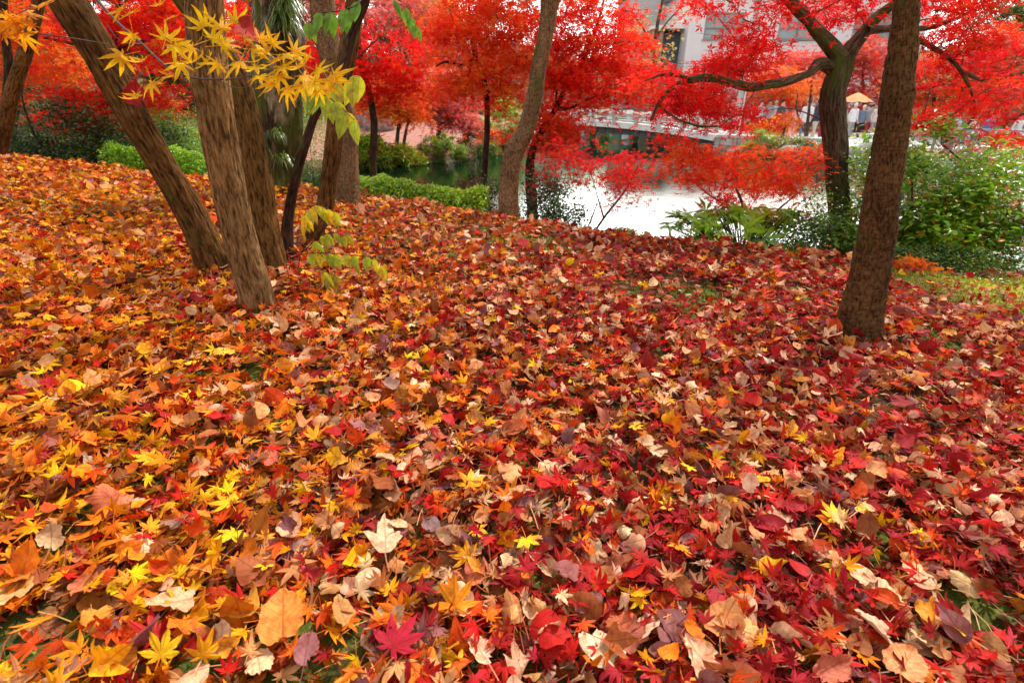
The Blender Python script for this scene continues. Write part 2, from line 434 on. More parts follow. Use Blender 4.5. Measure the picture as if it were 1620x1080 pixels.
def outline_template(fn, res, seed, curl=1.0, wav=.05, stalk=True, base=(0, 0)):
    """leaf from a closed outline fn(t)->(x,y) around a centre, midrib on x=0, base at y=0"""
    r = random.Random(seed)
    m = {2: 44, 1: 22, 0: 10}[res]
    t = np.linspace(0, 1, m, endpoint=False)
    O = np.array([fn(u) for u in t]); 
    O *= (1 + (np.array([r.uniform(-1, 1) for _ in t]) * wav))[:, None] if res else 1
    c = np.array([0, .45])
    if res:   # a bite out of the edge now and then
        for _ in range(r.choice([0, 0, 1, 2])):
            k = r.randrange(m); wd = r.choice([1, 2])
            for q in range(-wd, wd + 1): O[(k + q) % m] = c + (O[(k + q) % m] - c) * r.uniform(.6, .85)
    rings = {2: [.3, .6, .85, 1.0], 1: [.5, 1.0], 0: [1.0]}[res]
    V = [np.array([[0, .45, 0]])]
    for q in rings: V.append(np.concatenate([c + (O - c) * q, np.zeros((m, 1))], 1))
    V = np.concatenate(V); j = np.arange(m); j2 = (j + 1) % m
    F = [np.stack([np.zeros(m, int), 1 + j, 1 + j2], 1)]
    for k in range(len(rings) - 1):
        a0 = 1 + k * m; a1 = a0 + m
        F.append(np.stack([a0 + j, a1 + j, a1 + j2], 1)); F.append(np.stack([a0 + j, a1 + j2, a0 + j2], 1))
    F = np.concatenate(F); UV = V.copy(); UV[:, 2] = 0
    V[:, 2] += .22 * np.abs(V[:, 0]) * r.uniform(-.5, 1.4)
    ph = r.uniform(0, 6)
    V[:, 2] += curl * (.07 * np.sin(V[:, 0] * r.uniform(3, 7) + ph) * np.cos(V[:, 1] * r.uniform(3, 7)) )
    if res: V[:, 2] += curl * .05 * np.array([r.uniform(-1, 1) for _ in range(len(V))]) * (np.hypot(V[:, 0], V[:, 1] - .45) / .5) ** 2
    V = bend(V, curl * r.choice([-1, 1]) * r.uniform(.3, 2.6), r.uniform(-.6, .6))
    V = bend(V, curl * r.uniform(-1.3, 1.3), PI / 2 + r.uniform(-.5, .5))
    if stalk:
        n0 = len(V); L = r.uniform(.3, .7); bx = r.uniform(-.25, .25); bz = r.uniform(-.1, .3); w = .016
        b = V[1 + (len(rings) - 1) * m]   # outline start = base
        S = np.array([[-w, 0, .0], [w, 0, 0], [-w + bx * .4, -L * .5, bz * .5], [w + bx * .4, -L * .5, bz * .5], [bx - w, -L, bz], [bx + w, -L, bz]]) + b
        V = np.concatenate([V, S]); UV = np.concatenate([UV, np.tile([[0, .01, 0]], (6, 1))])
        F = np.concatenate([F, n0 + np.array([[0, 1, 3], [0, 3, 2], [2, 3, 5], [2, 5, 4]])])
    return V, F, UV
def interp_poly(pts):
    pts = np.array(pts, float); left = pts[::-1][1:-1] * [-1, 1] if pts[0][0] == 0 else pts[::-1] * [-1, 1]
    loop = np.concatenate([pts, left]); loop = np.concatenate([loop, loop[:1]])
    def fn(u):
        k = u * (len(loop) - 1); i = int(k); f = k - i; a = loop[i]; b = loop[min(i + 1, len(loop) - 1)]
        return a * (1 - f) + b * f
    return fn
OV = interp_poly([(0, 0), (.16, .03), (.3, .14), (.38, .3), (.40, .46), (.35, .64), (.24, .8), (.1, .93), (0, 1.02)])
HEART = interp_poly([(0, 0), (.1, -.07), (.28, -.06), (.42, .1), (.46, .3), (.42, .5), (.3, .7), (.14, .86), (0, 1.0)])
TRI = interp_poly([(0, 0), (.14, .02), (.27, .18), (.42, .42), (.62, .72), (.42, .66), (.24, .56), (.2, .66), (.19, .8), (.08, 1.0), (0, 1.16)])
TULIP = interp_poly([(0, 0), (.2, -.02), (.42, .06), (.56, .22), (.50, .36), (.36, .48), (.40, .66), (.44, .84), (.26, .82), (.1, .84), (0, .78)])
GINKGO = interp_poly([(0, 0), (.12, .25), (.3, .5), (.52, .72), (.44, .84), (.28, .93), (.12, .97), (.03, .9), (0, .72)])
LANCE = interp_poly([(0, 0), (.12, .1), (.2, .28), (.22, .48), (.17, .7), (.08, .88), (0, 1.0)])

def rotmats(k, tilt, rng=RNG, yaw=None, skew=None):
    yaw = rng.uniform(0, 2 * PI, k) if yaw is None else yaw
    az = rng.uniform(0, 2 * PI, k)
    c, s = np.cos(yaw), np.sin(yaw); Z = np.zeros(k); O = np.ones(k)
    Rz = np.stack([c, -s, Z, s, c, Z, Z, Z, O], 1).reshape(k, 3, 3)
    ax = np.stack([np.cos(az), np.sin(az), Z], 1)
    ct, st = np.cos(tilt), np.sin(tilt)
    K = np.zeros((k, 3, 3)); K[:, 0, 2] = ax[:, 1]; K[:, 1, 2] = -ax[:, 0]; K[:, 2, 0] = -ax[:, 1]; K[:, 2, 1] = ax[:, 0]
    I = np.eye(3)[None]
    R = I + st[:, None, None] * K + (1 - ct)[:, None, None] * (K @ K)
    return R @ Rz
def scatter(mb, temps, pos, R, sc, col, tidx=None, rng=RNG):
    tidx = rng.integers(0, len(temps), len(pos)) if tidx is None else tidx
    for t, (V, F, UV) in enumerate(temps):
        s = np.nonzero(tidx == t)[0]
        if not len(s): continue
        v = np.einsum('kij,nj->kni', R[s], V) * sc[s][:, None, None] + pos[s][:, None]
        k, n = len(s), len(V)
        f = (F[None] + (np.arange(k) * n)[:, None, None]).reshape(-1, 3)
        c = np.repeat(col[s][:, None], n, 1).reshape(-1, 3)
        mb.add(v.reshape(-1, 3), f, c, np.tile(UV, (k, 1)))
def palette(cols, weights, k, rng=RNG, jit=.15):
    cols = np.array(cols); w = np.array(weights, float)
    if w.ndim == 1: w = np.tile(w, (k, 1))
    w = w / w.sum(1, keepdims=True); cw = np.cumsum(w, 1)
    i = (rng.random((k, 1)) > cw).sum(1).clip(0, len(cols) - 1)
    c = cols[i] * (1 + rng.uniform(-jit, jit, (k, 1))) * (1 + rng.uniform(-jit * .4, jit * .4, (k, 3)))
    return np.clip(c, .003, .95), i

# crown templates: cheap star leaves
def star(n, seed, fat=.30):
    r = random.Random(seed); V = [(0, 0, 0)]; F = []
    angs = np.linspace(-130, 130, n)
    for i, a in enumerate(angs):
        A = rad(a + r.uniform(-8, 8)); l = (1 - .45 * abs(a) / 130) * r.uniform(.85, 1.1); z = r.uniform(-.3, .05)
        A1 = A - fat; A2 = A + fat; b = len(V)
        V += [(math.sin(A1) * l * .5, math.cos(A1) * l * .5, 0), (math.sin(A) * l, math.cos(A) * l, z), (math.sin(A2) * l * .5, math.cos(A2) * l * .5, 0)]
        F += [(0, b, b + 1), (0, b + 1, b + 2)]
    V = np.array(V, float); return V, np.array(F)[:, ::-1], V * [1, 1, 0]
STAR5 = [star(5, s, fat=.36) for s in range(6)]
def blade(seed, w=.22, fold=.1):
    r = random.Random(seed)
    V = np.array([[0, 0, 0], [-w, .35, fold], [w, .35, fold], [-w * .8, .7, fold * .5], [w * .8, .7, fold * .5], [0, 1, -.15 * r.random()], [0, .5, 0]], float)
    F = np.array([[0, 6, 1], [0, 2, 6], [1, 6, 3], [2, 4, 6], [3, 6, 5], [6, 4, 5]])[:, ::-1]
    return V, F, V * [1, 1, 0]
OVAL = [blade(s) for s in range(3)]
THIN = [blade(s, .1, .04) for s in range(3)]
QUAD = [(np.array([[-.5, 0, 0], [0, -.5, .15], [.5, 0, -.05], [0, .6, .1]]), np.array([[0, 1, 2], [0, 2, 3]]), np.zeros((4, 3)))]

# ================================================================== SETTING
def axis(lo, hi, c, fine, far_step):
    out = [c]; s = fine
    x = c
    while x < hi:
        d = abs(x - c); s = fine if d < 9 else fine * (1 + (d - 9) * .12); s = min(s, far_step); x += s; out.append(x)
    x = c
    while x > lo:
        d = abs(x - c); s = fine if d < 9 else fine * (1 + (d - 9) * .12); s = min(s, far_step); x -= s; out.append(x)
    return np.array(sorted(out))
def terrain():
    xs = axis(-260, 260, 0, .09, 14); ys = axis(-60, 420, 3, .09, 14)
    X, Y = np.meshgrid(xs, ys); Z = H(X, Y)
    n, k = X.shape
    i = np.arange(n - 1)[:, None] * k; j = np.arange(k - 1)[None]
    F = np.stack([i + j, i + j + 1, i + k + j + 1, i + k + j], -1).reshape(-1, 4)
    mb = MB(); mb.add(np.stack([X, Y, Z], -1).reshape(-1, 3), F)
    m, nt, out = mat('soil_and_moss')
    pos = nd(nt, 'ShaderNodeNewGeometry').outputs['Position']
    sep = nd(nt, 'ShaderNodeSeparateXYZ'); nt.links.new(pos, sep.inputs[0])
    f1 = noise(nt, pos, 1.6, 4, .6); f2 = noise(nt, pos, 35, 4, .7); f3 = noise(nt, pos, 6, 5, .7)
    soil = ramp(nt, f2, [(.3, (.03, .016, .01)), (.6, (.09, .045, .025)), (.8, (.17, .07, .03))])
    moss = ramp(nt, f2, [(.3, (.035, .06, .01)), (.7, (.16, .20, .03))])
    c = mix(nt, soil, moss, ramp(nt, f1, [(.46, (0, 0, 0)), (.56, (1, 1, 1))]))
    pink = ramp(nt, f3, [(.3, (.24, .10, .08)), (.55, (.42, .20, .16)), (.7, (.30, .20, .10))])
    pk = mth(nt, 'MULTIPLY', ramp(nt, mth(nt, 'DIVIDE', sep.outputs[1], 40), [(.38, (0, 0, 0)), (.46, (1, 1, 1)), (.85, (1, 1, 1)), (.95, (0, 0, 0))]), ramp(nt, mth(nt, 'DIVIDE', mth(nt, 'ADD', sep.outputs[0], 20), 40), [(.22, (0, 0, 0)), (.28, (1, 1, 1)), (.9, (1, 1, 1))]))
    c = mix(nt, c, pink, pk)
    mossr = mth(nt, 'MULTIPLY', ramp(nt, mth(nt, 'DIVIDE', sep.outputs[0], 10), [(.26, (0, 0, 0)), (.34, (1, 1, 1))]), ramp(nt, f3, [(.35, (0, 0, 0)), (.5, (1, 1, 1))]))
    mossr = mth(nt, 'MULTIPLY', mossr, ramp(nt, mth(nt, 'DIVIDE', sep.outputs[1], 10), [(.6, (1, 1, 1)), (.8, (0, 0, 0))]))
    c = mix(nt, c, mix(nt, (.22, .24, .02), (.46, .42, .05), f2), mossr)
    p = nd(nt, 'ShaderNodeBsdfPrincipled'); p.inputs['Roughness'].default_value = .95; p.inputs['Specular IOR Level'].default_value = .1
    nt.links.new(c, p.inputs['Base Color'])
    b = nd(nt, 'ShaderNodeBump'); b.inputs['Strength'].default_value = .8; b.inputs['Distance'].default_value = .02
    nt.links.new(f2, b.inputs['Height']); nt.links.new(b.outputs[0], p.inputs['Normal'])
    nt.links.new(p.outputs[0], out.inputs[0])
    return tag(mb.build('ground', m), kind='structure')
terrain()
def water():
    m, nt, out = mat('pond_water')
    pos = nd(nt, 'ShaderNodeNewGeometry').outputs['Position']
    n1 = noise(nt, pos, 2.2, 3, .5, (1, 1.8, 1)); n2 = noise(nt, pos, 14, 2, .5)
    b = nd(nt, 'ShaderNodeBump'); b.inputs['Strength'].default_value = .10; b.inputs['Distance'].default_value = .05
    nt.links.new(mth(nt, 'ADD', n1, mth(nt, 'MULTIPLY', n2, .15)), b.inputs['Height'])
    g = nd(nt, 'ShaderNodeBsdfGlossy'); g.inputs['Roughness'].default_value = .2
    sp_ = nd(nt, 'ShaderNodeSeparateXYZ'); nt.links.new(pos, sp_.inputs[0])
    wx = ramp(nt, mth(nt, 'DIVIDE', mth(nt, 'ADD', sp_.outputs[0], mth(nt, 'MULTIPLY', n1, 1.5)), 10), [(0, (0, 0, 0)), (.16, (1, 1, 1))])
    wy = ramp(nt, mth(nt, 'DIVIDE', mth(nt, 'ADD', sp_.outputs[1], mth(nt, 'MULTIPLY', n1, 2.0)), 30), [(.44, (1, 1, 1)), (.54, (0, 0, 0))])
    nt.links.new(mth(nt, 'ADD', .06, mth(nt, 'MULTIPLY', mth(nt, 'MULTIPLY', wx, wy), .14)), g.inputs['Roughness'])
    g.inputs['Color'].default_value = (.93, .97, .93, 1); g.inputs['Color'].default_value = (.93, .97, .93, 1)
    d = nd(nt, 'ShaderNodeBsdfDiffuse'); d.inputs['Color'].default_value = (.035, .085, .045, 1)
    nt.links.new(b.outputs[0], g.inputs['Normal'])
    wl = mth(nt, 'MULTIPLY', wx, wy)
    nt.links.new(mix(nt, (.30, .44, .34), (.95, .98, .96), wl), g.inputs['Color'])  # dim green gloss far and left: tree reflections painted in by position
    lw = nd(nt, 'ShaderNodeFresnel'); lw.inputs['IOR'].default_value = 1.6; nt.links.new(b.outputs[0], lw.inputs['Normal'])
    fac = ramp(nt, lw.outputs[0], [(0, (.1, .1, .1)), (.14, (.62, .62, .62)), (.3, (.93, .93, .93)), (1, (1, 1, 1))])
    mx = nd(nt, 'ShaderNodeMixShader'); nt.links.new(fac, mx.inputs[0])
    nt.links.new(d.outputs[0], mx.inputs[1]); nt.links.new(g.outputs[0], mx.inputs[2]); nt.links.new(mx.outputs[0], out.inputs[0])
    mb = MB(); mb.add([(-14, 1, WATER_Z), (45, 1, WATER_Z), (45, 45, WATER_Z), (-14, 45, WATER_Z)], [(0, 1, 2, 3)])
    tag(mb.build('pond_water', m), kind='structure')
water()

# ================================================================== LEAF LITTER
YEL = (.96, .54, .006); GOLD = (.90, .37, .006); ORG = (.82, .19, .006); RORG = (.70, .075, .006); RED = (.56, .014, .008)
CRIM = (.37, .012, .014); MAG = (.46, .02, .035); TAN = (.70, .32, .12); PTAN = (.86, .52, .30); BRN = (.38, .11, .03); PUR = (.28, .10, .10); OCH = (.70, .28, .03)
LC = [YEL, GOLD, ORG, RORG, RED, CRIM, MAG, TAN, PTAN, BRN, PUR, OCH]
W_L = np.array([1.5, 3.4, 3.6, 2.0, .7, .5, .1, 1.2, .6, 1.1, .5, 1.2])    # left and near: orange
W_M = np.array([.5, .9, 1.6, 1.9, 1.5, 1.4, .4, 2.2, 2.1, 1.5, .8, .6])   # middle
W_R = np.array([.3, .3, .6, 1.4, 3.6, 4.2, 1.8, 1.2, 2.0, .9, 1.0, .1])    # right: crimson
def litter_w(x, y, broad):
    u = x / (np.abs(y) + .9)               # angular position across the slope
    u = u + .35 * (fnoise(x * 1.3, y * 1.3, 0, 31, 3) - .5) * 2
    a = sstep(-.6, -.05, u)[:, None]; b = sstep(-.12, .42, u)[:, None]
    w = W_L * (1 - a) + W_M * a * (1 - b) + W_R * b
    y3 = (y > 3.0)[:, None]
    if broad:
        w = w * np.array([.4, .8, 1.0, .9, .5, .45, .15, 2.2, 1.7, 1.6, 1.5, 1.8])
    else:
        w = w * np.array([1.0, 1.2, 1.2, 1.2, 1.2, 1.1, 1.2, .9, .7, 1.0, .9, .8])
    return w
BARE = [(*G(a, b)[:2], r) for a, b, r in [(50, 1050, .10), (130, 1015, .06), (830, 1045, .05), (1555, 985, .09), (1500, 960, .06), (680, 715, .05), (1010, 1060, .04), (1480, 545, .2), (1430, 640, .12)]]
def moss_mask(x, y):
    n = fnoise(x * 1.1, y * 1.1, 0, 77, 3)
    m = sstep(.64, .74, n)
    m = m * sstep(-1.6, -.3, x); r = sstep(1.9, 2.9, x) * sstep(2.3, 3.1, y) * sstep(.30, .48, fnoise(x * 1.7, y * 1.7, 0, 78, 3))
    for (a, b, rr) in BARE: m = np.maximum(m, 1.15 * np.exp(-(((x - a) ** 2 + (y - b) ** 2) / rr ** 2)) * (.5 + fnoise(x * 9, y * 9, 0, 4, 2)))
    return np.clip(np.maximum(m * .8, r), 0, 1)
TRUNKS = [(-1.87, 3.07, .13), (-1.34, 2.44, .1), (-1.46, 3.05, .1), (-1.47, 3.21, .05), (-1.38, 3.58, .08), (-1.61, 5.05, .14), (-2.36, 5.2, .3), (0, 4.83, .12), (1.86, 2.44, .14), (2.53, 3.76, .15)]
def pile(x, y):
    r = 0
    for (a, b, c) in TRUNKS: d = np.hypot(x - a, y - b); r = r + .055 * np.exp(-((d - c) / .10) ** 2) * (.4 + 1.2 * vnoise(x * 9, y * 9, 0, 3))
    return r + .05 * sstep(.52, .78, fnoise(x * 2.6, y * 2.6, 0, 55, 2))
def litter():
    rng = np.random.default_rng(3)
    bands = [(-.7, 1.5, 20000, 1), (1.5, 3.2, 33000, 1), (3.2, 6.9, 80000, 0)]
    mm, mbr = MB(), MB()
    T1m = [maple_template(1, s, curl=1.15) for s in range(22)]
    T0m = [maple_template(0, s + 50, curl=1.1, stalk=(s % 3 == 0)) for s in range(14)]
    fns = [OV, HEART, OV, TRI, TULIP, HEART, OV, HEART]
    T1b = [outline_template(fns[s % 8], 1, s, curl=1.1) for s in range(24)]
    T0b = [outline_template(fns[s % 8], 0, s + 60, curl=1.0, stalk=False) for s in range(14)]
    for (ya, yb, n, res) in bands:
        n = int(n)
        x0, x1 = -1.35 * max(yb, 0) - 1.1, 1.35 * max(yb, 0) + 1.1
        x = rng.uniform(x0, x1, n * 2); y = rng.uniform(ya, yb, n * 2)
        k = np.abs(x) < 1.35 * np.maximum(y, 0) + 1.1
        x, y = x[k][:n], y[k][:n]
        s = y - np.interp(x, CX, CY)
        keep = (s < 1.3) & (rng.random(len(x)) > .9 * moss_mask(x, y)) & (pond_sd(x, y) > .3)
        # clumps
        keep &= rng.random(len(x)) < .5 + 1.0 * fnoise(x * 5, y * 5, 0, 12, 2)
        x, y = x[keep], y[keep]; k = len(x)
        broad = rng.random(k) < (.31 + .25 * (fnoise(x * 2, y * 2, 0, 13, 2) - .5))
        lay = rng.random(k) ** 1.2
        tilt = np.abs(rng.normal(0, .5, k)) + (rng.random(k) < .12) * rng.uniform(.4, 1.0, k)
        z = H(x, y) + (.06 + .8 * pile(x, y)) * lay + .012 * np.sin(np.minimum(tilt, 1.5))
        pos = np.stack([x, y, z], 1)
        for (sel, mbx, T, isb) in ((~broad, mm, T1m if res else T0m, False), (broad, mbr, T1b if res else T0b, True)):
            q = int(sel.sum())
            col, ci = palette(LC, litter_w(x[sel], y[sel], isb), q, rng, .22)
            # lower leaves browner with decay, darkened further to paint the shade of gaps
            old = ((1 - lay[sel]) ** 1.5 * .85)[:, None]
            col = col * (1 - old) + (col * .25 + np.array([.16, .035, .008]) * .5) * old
            if isb: sc = rng.uniform(.032, .072, q) * (1 + .35 * (rng.random(q) < .08))
            else: sc = rng.uniform(.029, .050, q)
            if not res: sc = sc * .95
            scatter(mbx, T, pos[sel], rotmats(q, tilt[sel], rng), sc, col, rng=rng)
    # loose stalks and twigs
    st = MB(); k = 3200
    y = rng.uniform(0, 4.6, k); x = rng.uniform(-1, 1, k) * (1.2 * y + .9)
    ok = (y < np.interp(x, CX, CY)); x, y = x[ok], y[ok]; k = len(x)
    V = np.array([[-.5, 0, 0], [.5, 0, 0], [-.5, .5, 6], [.5, .5, 6], [-.5, 1, 0], [.5, 1, 0]]) * [.03, 1, .02]
    F = np.array([[0, 1, 3], [0, 3, 2], [2, 3, 5], [2, 5, 4]])
    col, _ = palette([(.35, .05, .02), (.5, .25, .06), (.2, .1, .05), (.6, .3, .15)], [2, 2, 1, 1], k, rng)
    scatter(st, [(V, F, V)], np.stack([x, y, H(x, y) + rng.uniform(.03, .055, k)], 1), rotmats(k, np.abs(rng.normal(0, .3, k)), rng), rng.uniform(.03, .075, k), col, rng=rng)
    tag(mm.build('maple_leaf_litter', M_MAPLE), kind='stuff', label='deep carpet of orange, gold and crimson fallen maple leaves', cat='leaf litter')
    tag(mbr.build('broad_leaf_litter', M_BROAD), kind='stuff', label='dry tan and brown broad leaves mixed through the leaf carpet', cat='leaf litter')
    tag(st.build('leaf_stalk_litter', M_STALK), kind='stuff', label='thin loose leaf stalks and twiglets on the leaf carpet', cat='leaf litter')
    return
litter()
def moss_tufts():
    rng = np.random.default_rng(5); mb = MB()
    x = rng.uniform(-5, 6, 160000); y = rng.uniform(.2, 5.6, 160000)
    k = (np.abs(x) < 1.25 * y + 1.0) & (rng.random(len(x)) < .012 + moss_mask(x, y)) & (y < np.interp(x, CX, CY) + 1.4)
    x, y = x[k], y[k]; k = len(x)
    V = np.array([[-.22, 0, 0], [.22, 0, 0], [.05, .1, 1]]); F = np.array([[0, 1, 2]])
    col, _ = palette([(.10, .16, .015), (.22, .28, .02), (.38, .38, .03), (.06, .09, .01)], [2, 2, 1, 1], k, rng, .3)
    w = sstep(2.4, 3.4, x)[:, None]; col = col * (1 - w) + (col * .3 + np.array([.36, .36, .02])) * w
    scatter(mb, [(V, F, V * 0)], np.stack([x, y, H(x, y) - .002], 1), rotmats(k, np.abs(rng.normal(0, .5, k)), rng), rng.uniform(.012, .03, k), col, rng=rng)
    tag(mb.build('moss', M_STALK), kind='stuff', label='green and yellow moss showing between the fallen leaves', cat='moss')
moss_tufts()

# individual fallen leaves in the foreground (the largest in the picture)
TM = [maple_template(2, 200 + s, curl=.85) for s in range(12)]
TMF = [maple_template(2, 240 + s, curl=.35, slim=.15) for s in range(4)]
TB = {'OV': [outline_template(OV, 2, 300 + s) for s in range(6)], 'HEART': [outline_template(HEART, 2, 320 + s) for s in range(6)],
      'TRI': [outline_template(TRI, 2, 340 + s, curl=.8) for s in range(5)], 'TULIP': [outline_template(TULIP, 2, 360 + s) for s in range(4)],
      'GINKGO': [outline_template(GINKGO, 2, 380, curl=.25)]}
_mesh_cache = {}
def leaf_mesh(key, T, m):
    if key not in _mesh_cache:
        mb = MB(); mb.add(T[0], T[1], (1, 1, 1), T[2])
        o = mb.build('fallen_leaf', m); _mesh_cache[key] = o.data; bpy.data.objects.remove(o)
    return _mesh_cache[key]
def place_leaf(name, key, T, m, p, rot, sc, color, label, cat, group=None):
    o = bpy.data.objects.new(name, leaf_mesh(key, T, m)); COL.objects.link(o)
    o.location = tuple(p); o.rotation_euler = rot; o.scale = (sc,) * 3; o.color = tuple(np.clip(color, 0, 1)) + (1,)
    return tag(o, label, cat, group)
def on_ground(px, py, lift=.05):
    p = G(px, py); p[2] = H(p[0], p[1]) + lift; return p
HERO = []
def hero(px, py, kind, t, yaw, sc, col, label, cat='maple leaf', tilt=(0, 0), lift=.062):
    p = on_ground(px, py, lift); HERO.append((px, py))
    if kind == 'M': T, key, m, nm = TM[t], ('M', t), M_MAPLE1, 'maple_leaf'
    elif kind == 'F': T, key, m, nm = TMF[t], ('F', t), M_MAPLE1, 'maple_leaf'
    else: T, key, m, nm = TB[kind][t], (kind, t), M_BROAD1, ('ginkgo_leaf' if kind == 'GINKGO' else 'broad_leaf')
    place_leaf(nm, key, T, m, p, (tilt[0], tilt[1], rad(yaw)), sc * (1 if col[2] > .1 else 1.12), [c_ * (.82 if col[2] > .2 else 1) * w_ for c_, w_ in zip(col, (1, .93, .82))], label, cat)
BY = (.95, .62, .012)
hero(832, 885, 'F', 0, 190, .042, BY, 'bright lemon yellow maple leaf at centre front, above a dark red leaf', tilt=(.15, .1))
hero(1314, 850, 'F', 1, 30, .05, (.95, .66, .02), 'vivid yellow seven pointed maple leaf alone among crimson leaves at right', tilt=(.1, 0))
hero(375, 825, 'F', 2, 60, .05, BY, 'large yellow maple leaf at front left, just above another yellow star leaf', tilt=(.1, .1))
hero(382, 872, 'F', 3, 170, .045, BY, 'yellow star shaped maple leaf just below a larger yellow one at front left', tilt=(.15, -.1))
hero(434, 925, 'F', 0, 150, .036, BY, 'small yellow drooping maple leaf beside a grey brown round leaf', tilt=(.4, .1))
hero(250, 752, 'F', 1, 100, .046, BY, 'wide open yellow maple leaf with thin spread points on the left litter', tilt=(.1, 0))
hero(208, 905, 'M', 2, 40, .055, (.90, .48, .01), 'golden maple leaf with upward points near the left front edge', tilt=(-.2, .1))
hero(95, 768, 'F', 2, 80, .045, (.90, .50, .01), 'golden yellow maple leaf near the left edge of the picture')
hero(525, 625, 'F', 3, 20, .042, BY, 'yellow maple leaf lying in the middle distance left of centre')
hero(505, 722, 'M', 4, 10, .05, (.88, .45, .01), 'orange yellow maple leaf standing up left of centre', tilt=(.5, .2))
hero(745, 800, 'F', 2, 0, .05, (.92, .50, .01), 'broad yellow maple leaf with lobes fanned upward near the centre', tilt=(.35, .1))
hero(895, 790, 'F', 3, 200, .038, BY, 'neat yellow maple leaf pointing down right of centre', tilt=(.2, 0))
hero(722, 995, 'M', 5, 5, .062, (.86, .34, .008), 'big amber maple leaf with upright points at the centre front', tilt=(.5, 0))
hero(1002, 965, 'M', 1, 160, .052, (.92, .50, .01), 'yellow maple leaf with curled narrow lobes right of centre front', tilt=(.3, .3))
hero(1065, 890, 'M', 7, 200, .045, (.90, .42, .01), 'orange yellow maple leaf with thin lobes next to pale curled leaves', tilt=(.2, -.3))
hero(1057, 828, 'F', 0, 70, .036, BY, 'small yellow maple leaf above the thin lobed orange one at right of centre')
hero(1085, 765, 'M', 8, 120, .04, BY, 'folded yellow maple leaf on pale litter right of centre', tilt=(.4, .2))
hero(1000, 698, 'F', 1, 210, .036, BY, 'yellow maple leaf with a pale leaf tip under it, mid right')
hero(95, 1010, 'M', 3, 170, .055, (.85, .34, .01), 'amber orange maple leaf at the bottom left over dark moss', tilt=(.3, .4))
hero(625, 1062, 'F', 3, -30, .066, (.52, .012, .05), 'crimson pink maple leaf lying flat at the bottom edge', tilt=(.1, 0), lift=.07)
hero(262, 1045, 'M', 9, 40, .055, (.58, .012, .008), 'glossy scarlet maple leaf with folded lobes at the bottom left', tilt=(.4, .2))
hero(270, 1072, 'F', 0, 0, .05, BY, 'yellow maple leaf cut by the bottom edge at left', tilt=(.6, 0))
hero(1245, 905, 'TRI', 0, 60, .06, (.82, .62, .48), 'pale pinkish three lobed leaf with a bent edge right of centre', 'broad leaf', tilt=(.3, .2))
hero(615, 910, 'TRI', 1, 10, .088, (.84, .62, .42), 'large cream three pointed leaf with lobes raised, left of centre front', 'broad leaf', tilt=(.45, 0), lift=.07)
hero(185, 782, 'TRI', 2, 70, .085, (.62, .44, .28), 'wide beige lobed leaf lying flat at the left', 'broad leaf', tilt=(0, .2))
hero(378, 578, 'TULIP', 0, 100, .085, (.90, .52, .05), 'big butter yellow broad leaf below the leaning trunks', 'broad leaf', tilt=(.2, .1))
hero(586, 779, 'GINKGO', 0, -80, .055, (.93, .60, .01), 'yellow fan shaped ginkgo leaf with stalk left of centre', 'ginkgo leaf', tilt=(.1, .1), lift=.066)
hero(872, 938, 'HEART', 0, 60, .075, (.78, .55, .34), 'round parchment coloured leaf speckled with brown at centre front', 'broad leaf')
hero(640, 855, 'HEART', 1, 150, .05, (.82, .56, .34), 'small cream cupped leaf beside a greyish purple leaf', 'broad leaf', tilt=(.2, 0))
hero(700, 868, 'TULIP', 1, 110, .06, (.36, .24, .26), 'ragged greyish purple leaf left of the lemon yellow one', 'broad leaf')
hero(98, 905, 'OV', 0, 30, .07, (.80, .56, .34), 'cream oval leaf with a dark midrib at the left front', 'broad leaf', tilt=(.2, .2))
hero(12, 1000, 'OV', 1, 0, .085, (.84, .52, .22), 'large yellowish cream oval leaf cut by the left edge at bottom', 'broad leaf')
hero(460, 1050, 'HEART', 2, 20, .088, (.74, .26, .05), 'very large amber brown broad leaf cut by the bottom edge', 'broad leaf', tilt=(.15, 0), lift=.07)
hero(318, 985, 'HEART', 3, 120, .08, (.80, .52, .32), 'tan crumpled leaf with brown flecks at front left', 'broad leaf', tilt=(.3, .2))
hero(480, 905, 'OV', 2, 0, .06, (.34, .20, .18), 'greyish brown smooth oval leaf beside the small drooping yellow leaf', 'broad leaf', tilt=(.2, .2))
hero(300, 855, 'HEART', 4, 80, .06, (.46, .28, .22), 'mauve brown ribbed leaf left of the large yellow maple leaf', 'broad leaf')
hero(1150, 895, 'TULIP', 2, 20, .07, (.72, .42, .22), 'caramel broad leaf standing on edge right of centre', 'broad leaf', tilt=(.7, .2))
hero(1400, 1050, 'OV', 3, 40, .085, (.76, .54, .38), 'long pale beige oval leaf with two holes at the bottom right', 'broad leaf', tilt=(.1, .1))
hero(1450, 1020, 'TULIP', 3, -60, .07, (.78, .30, .02), 'orange tulip shaped leaf folded in two at the bottom right', 'broad leaf', tilt=(.2, .5))
hero(1130, 1040, 'HEART', 5, -30, .085, (.70, .32, .12), 'crumpled amber leaf with curled rims at the bottom right of centre', 'broad leaf', tilt=(.1, .2))
hero(1180, 980, 'TRI', 3, 120, .085, (.74, .50, .34), 'large tan lobed leaf lying face down right of centre front', 'broad leaf')
hero(930, 1070, 'TULIP', 0, -50, .08, (.86, .70, .50), 'ivory broken leaf cut by the bottom edge right of centre', 'broad leaf')
hero(1530, 905, 'M', 10, 60, .055, (.38, .012, .04), 'crimson maple leaf with long streaming lobes at the right', tilt=(.2, .5))
hero(1285, 1000, 'M', 11, 40, .045, (.30, .01, .03), 'dark crimson maple leaf between tan leaves at bottom right')
hero(800, 950, 'M', 6, 30, .045, (.33, .008, .012), 'deep red maple leaf tucked beside the parchment coloured leaf')
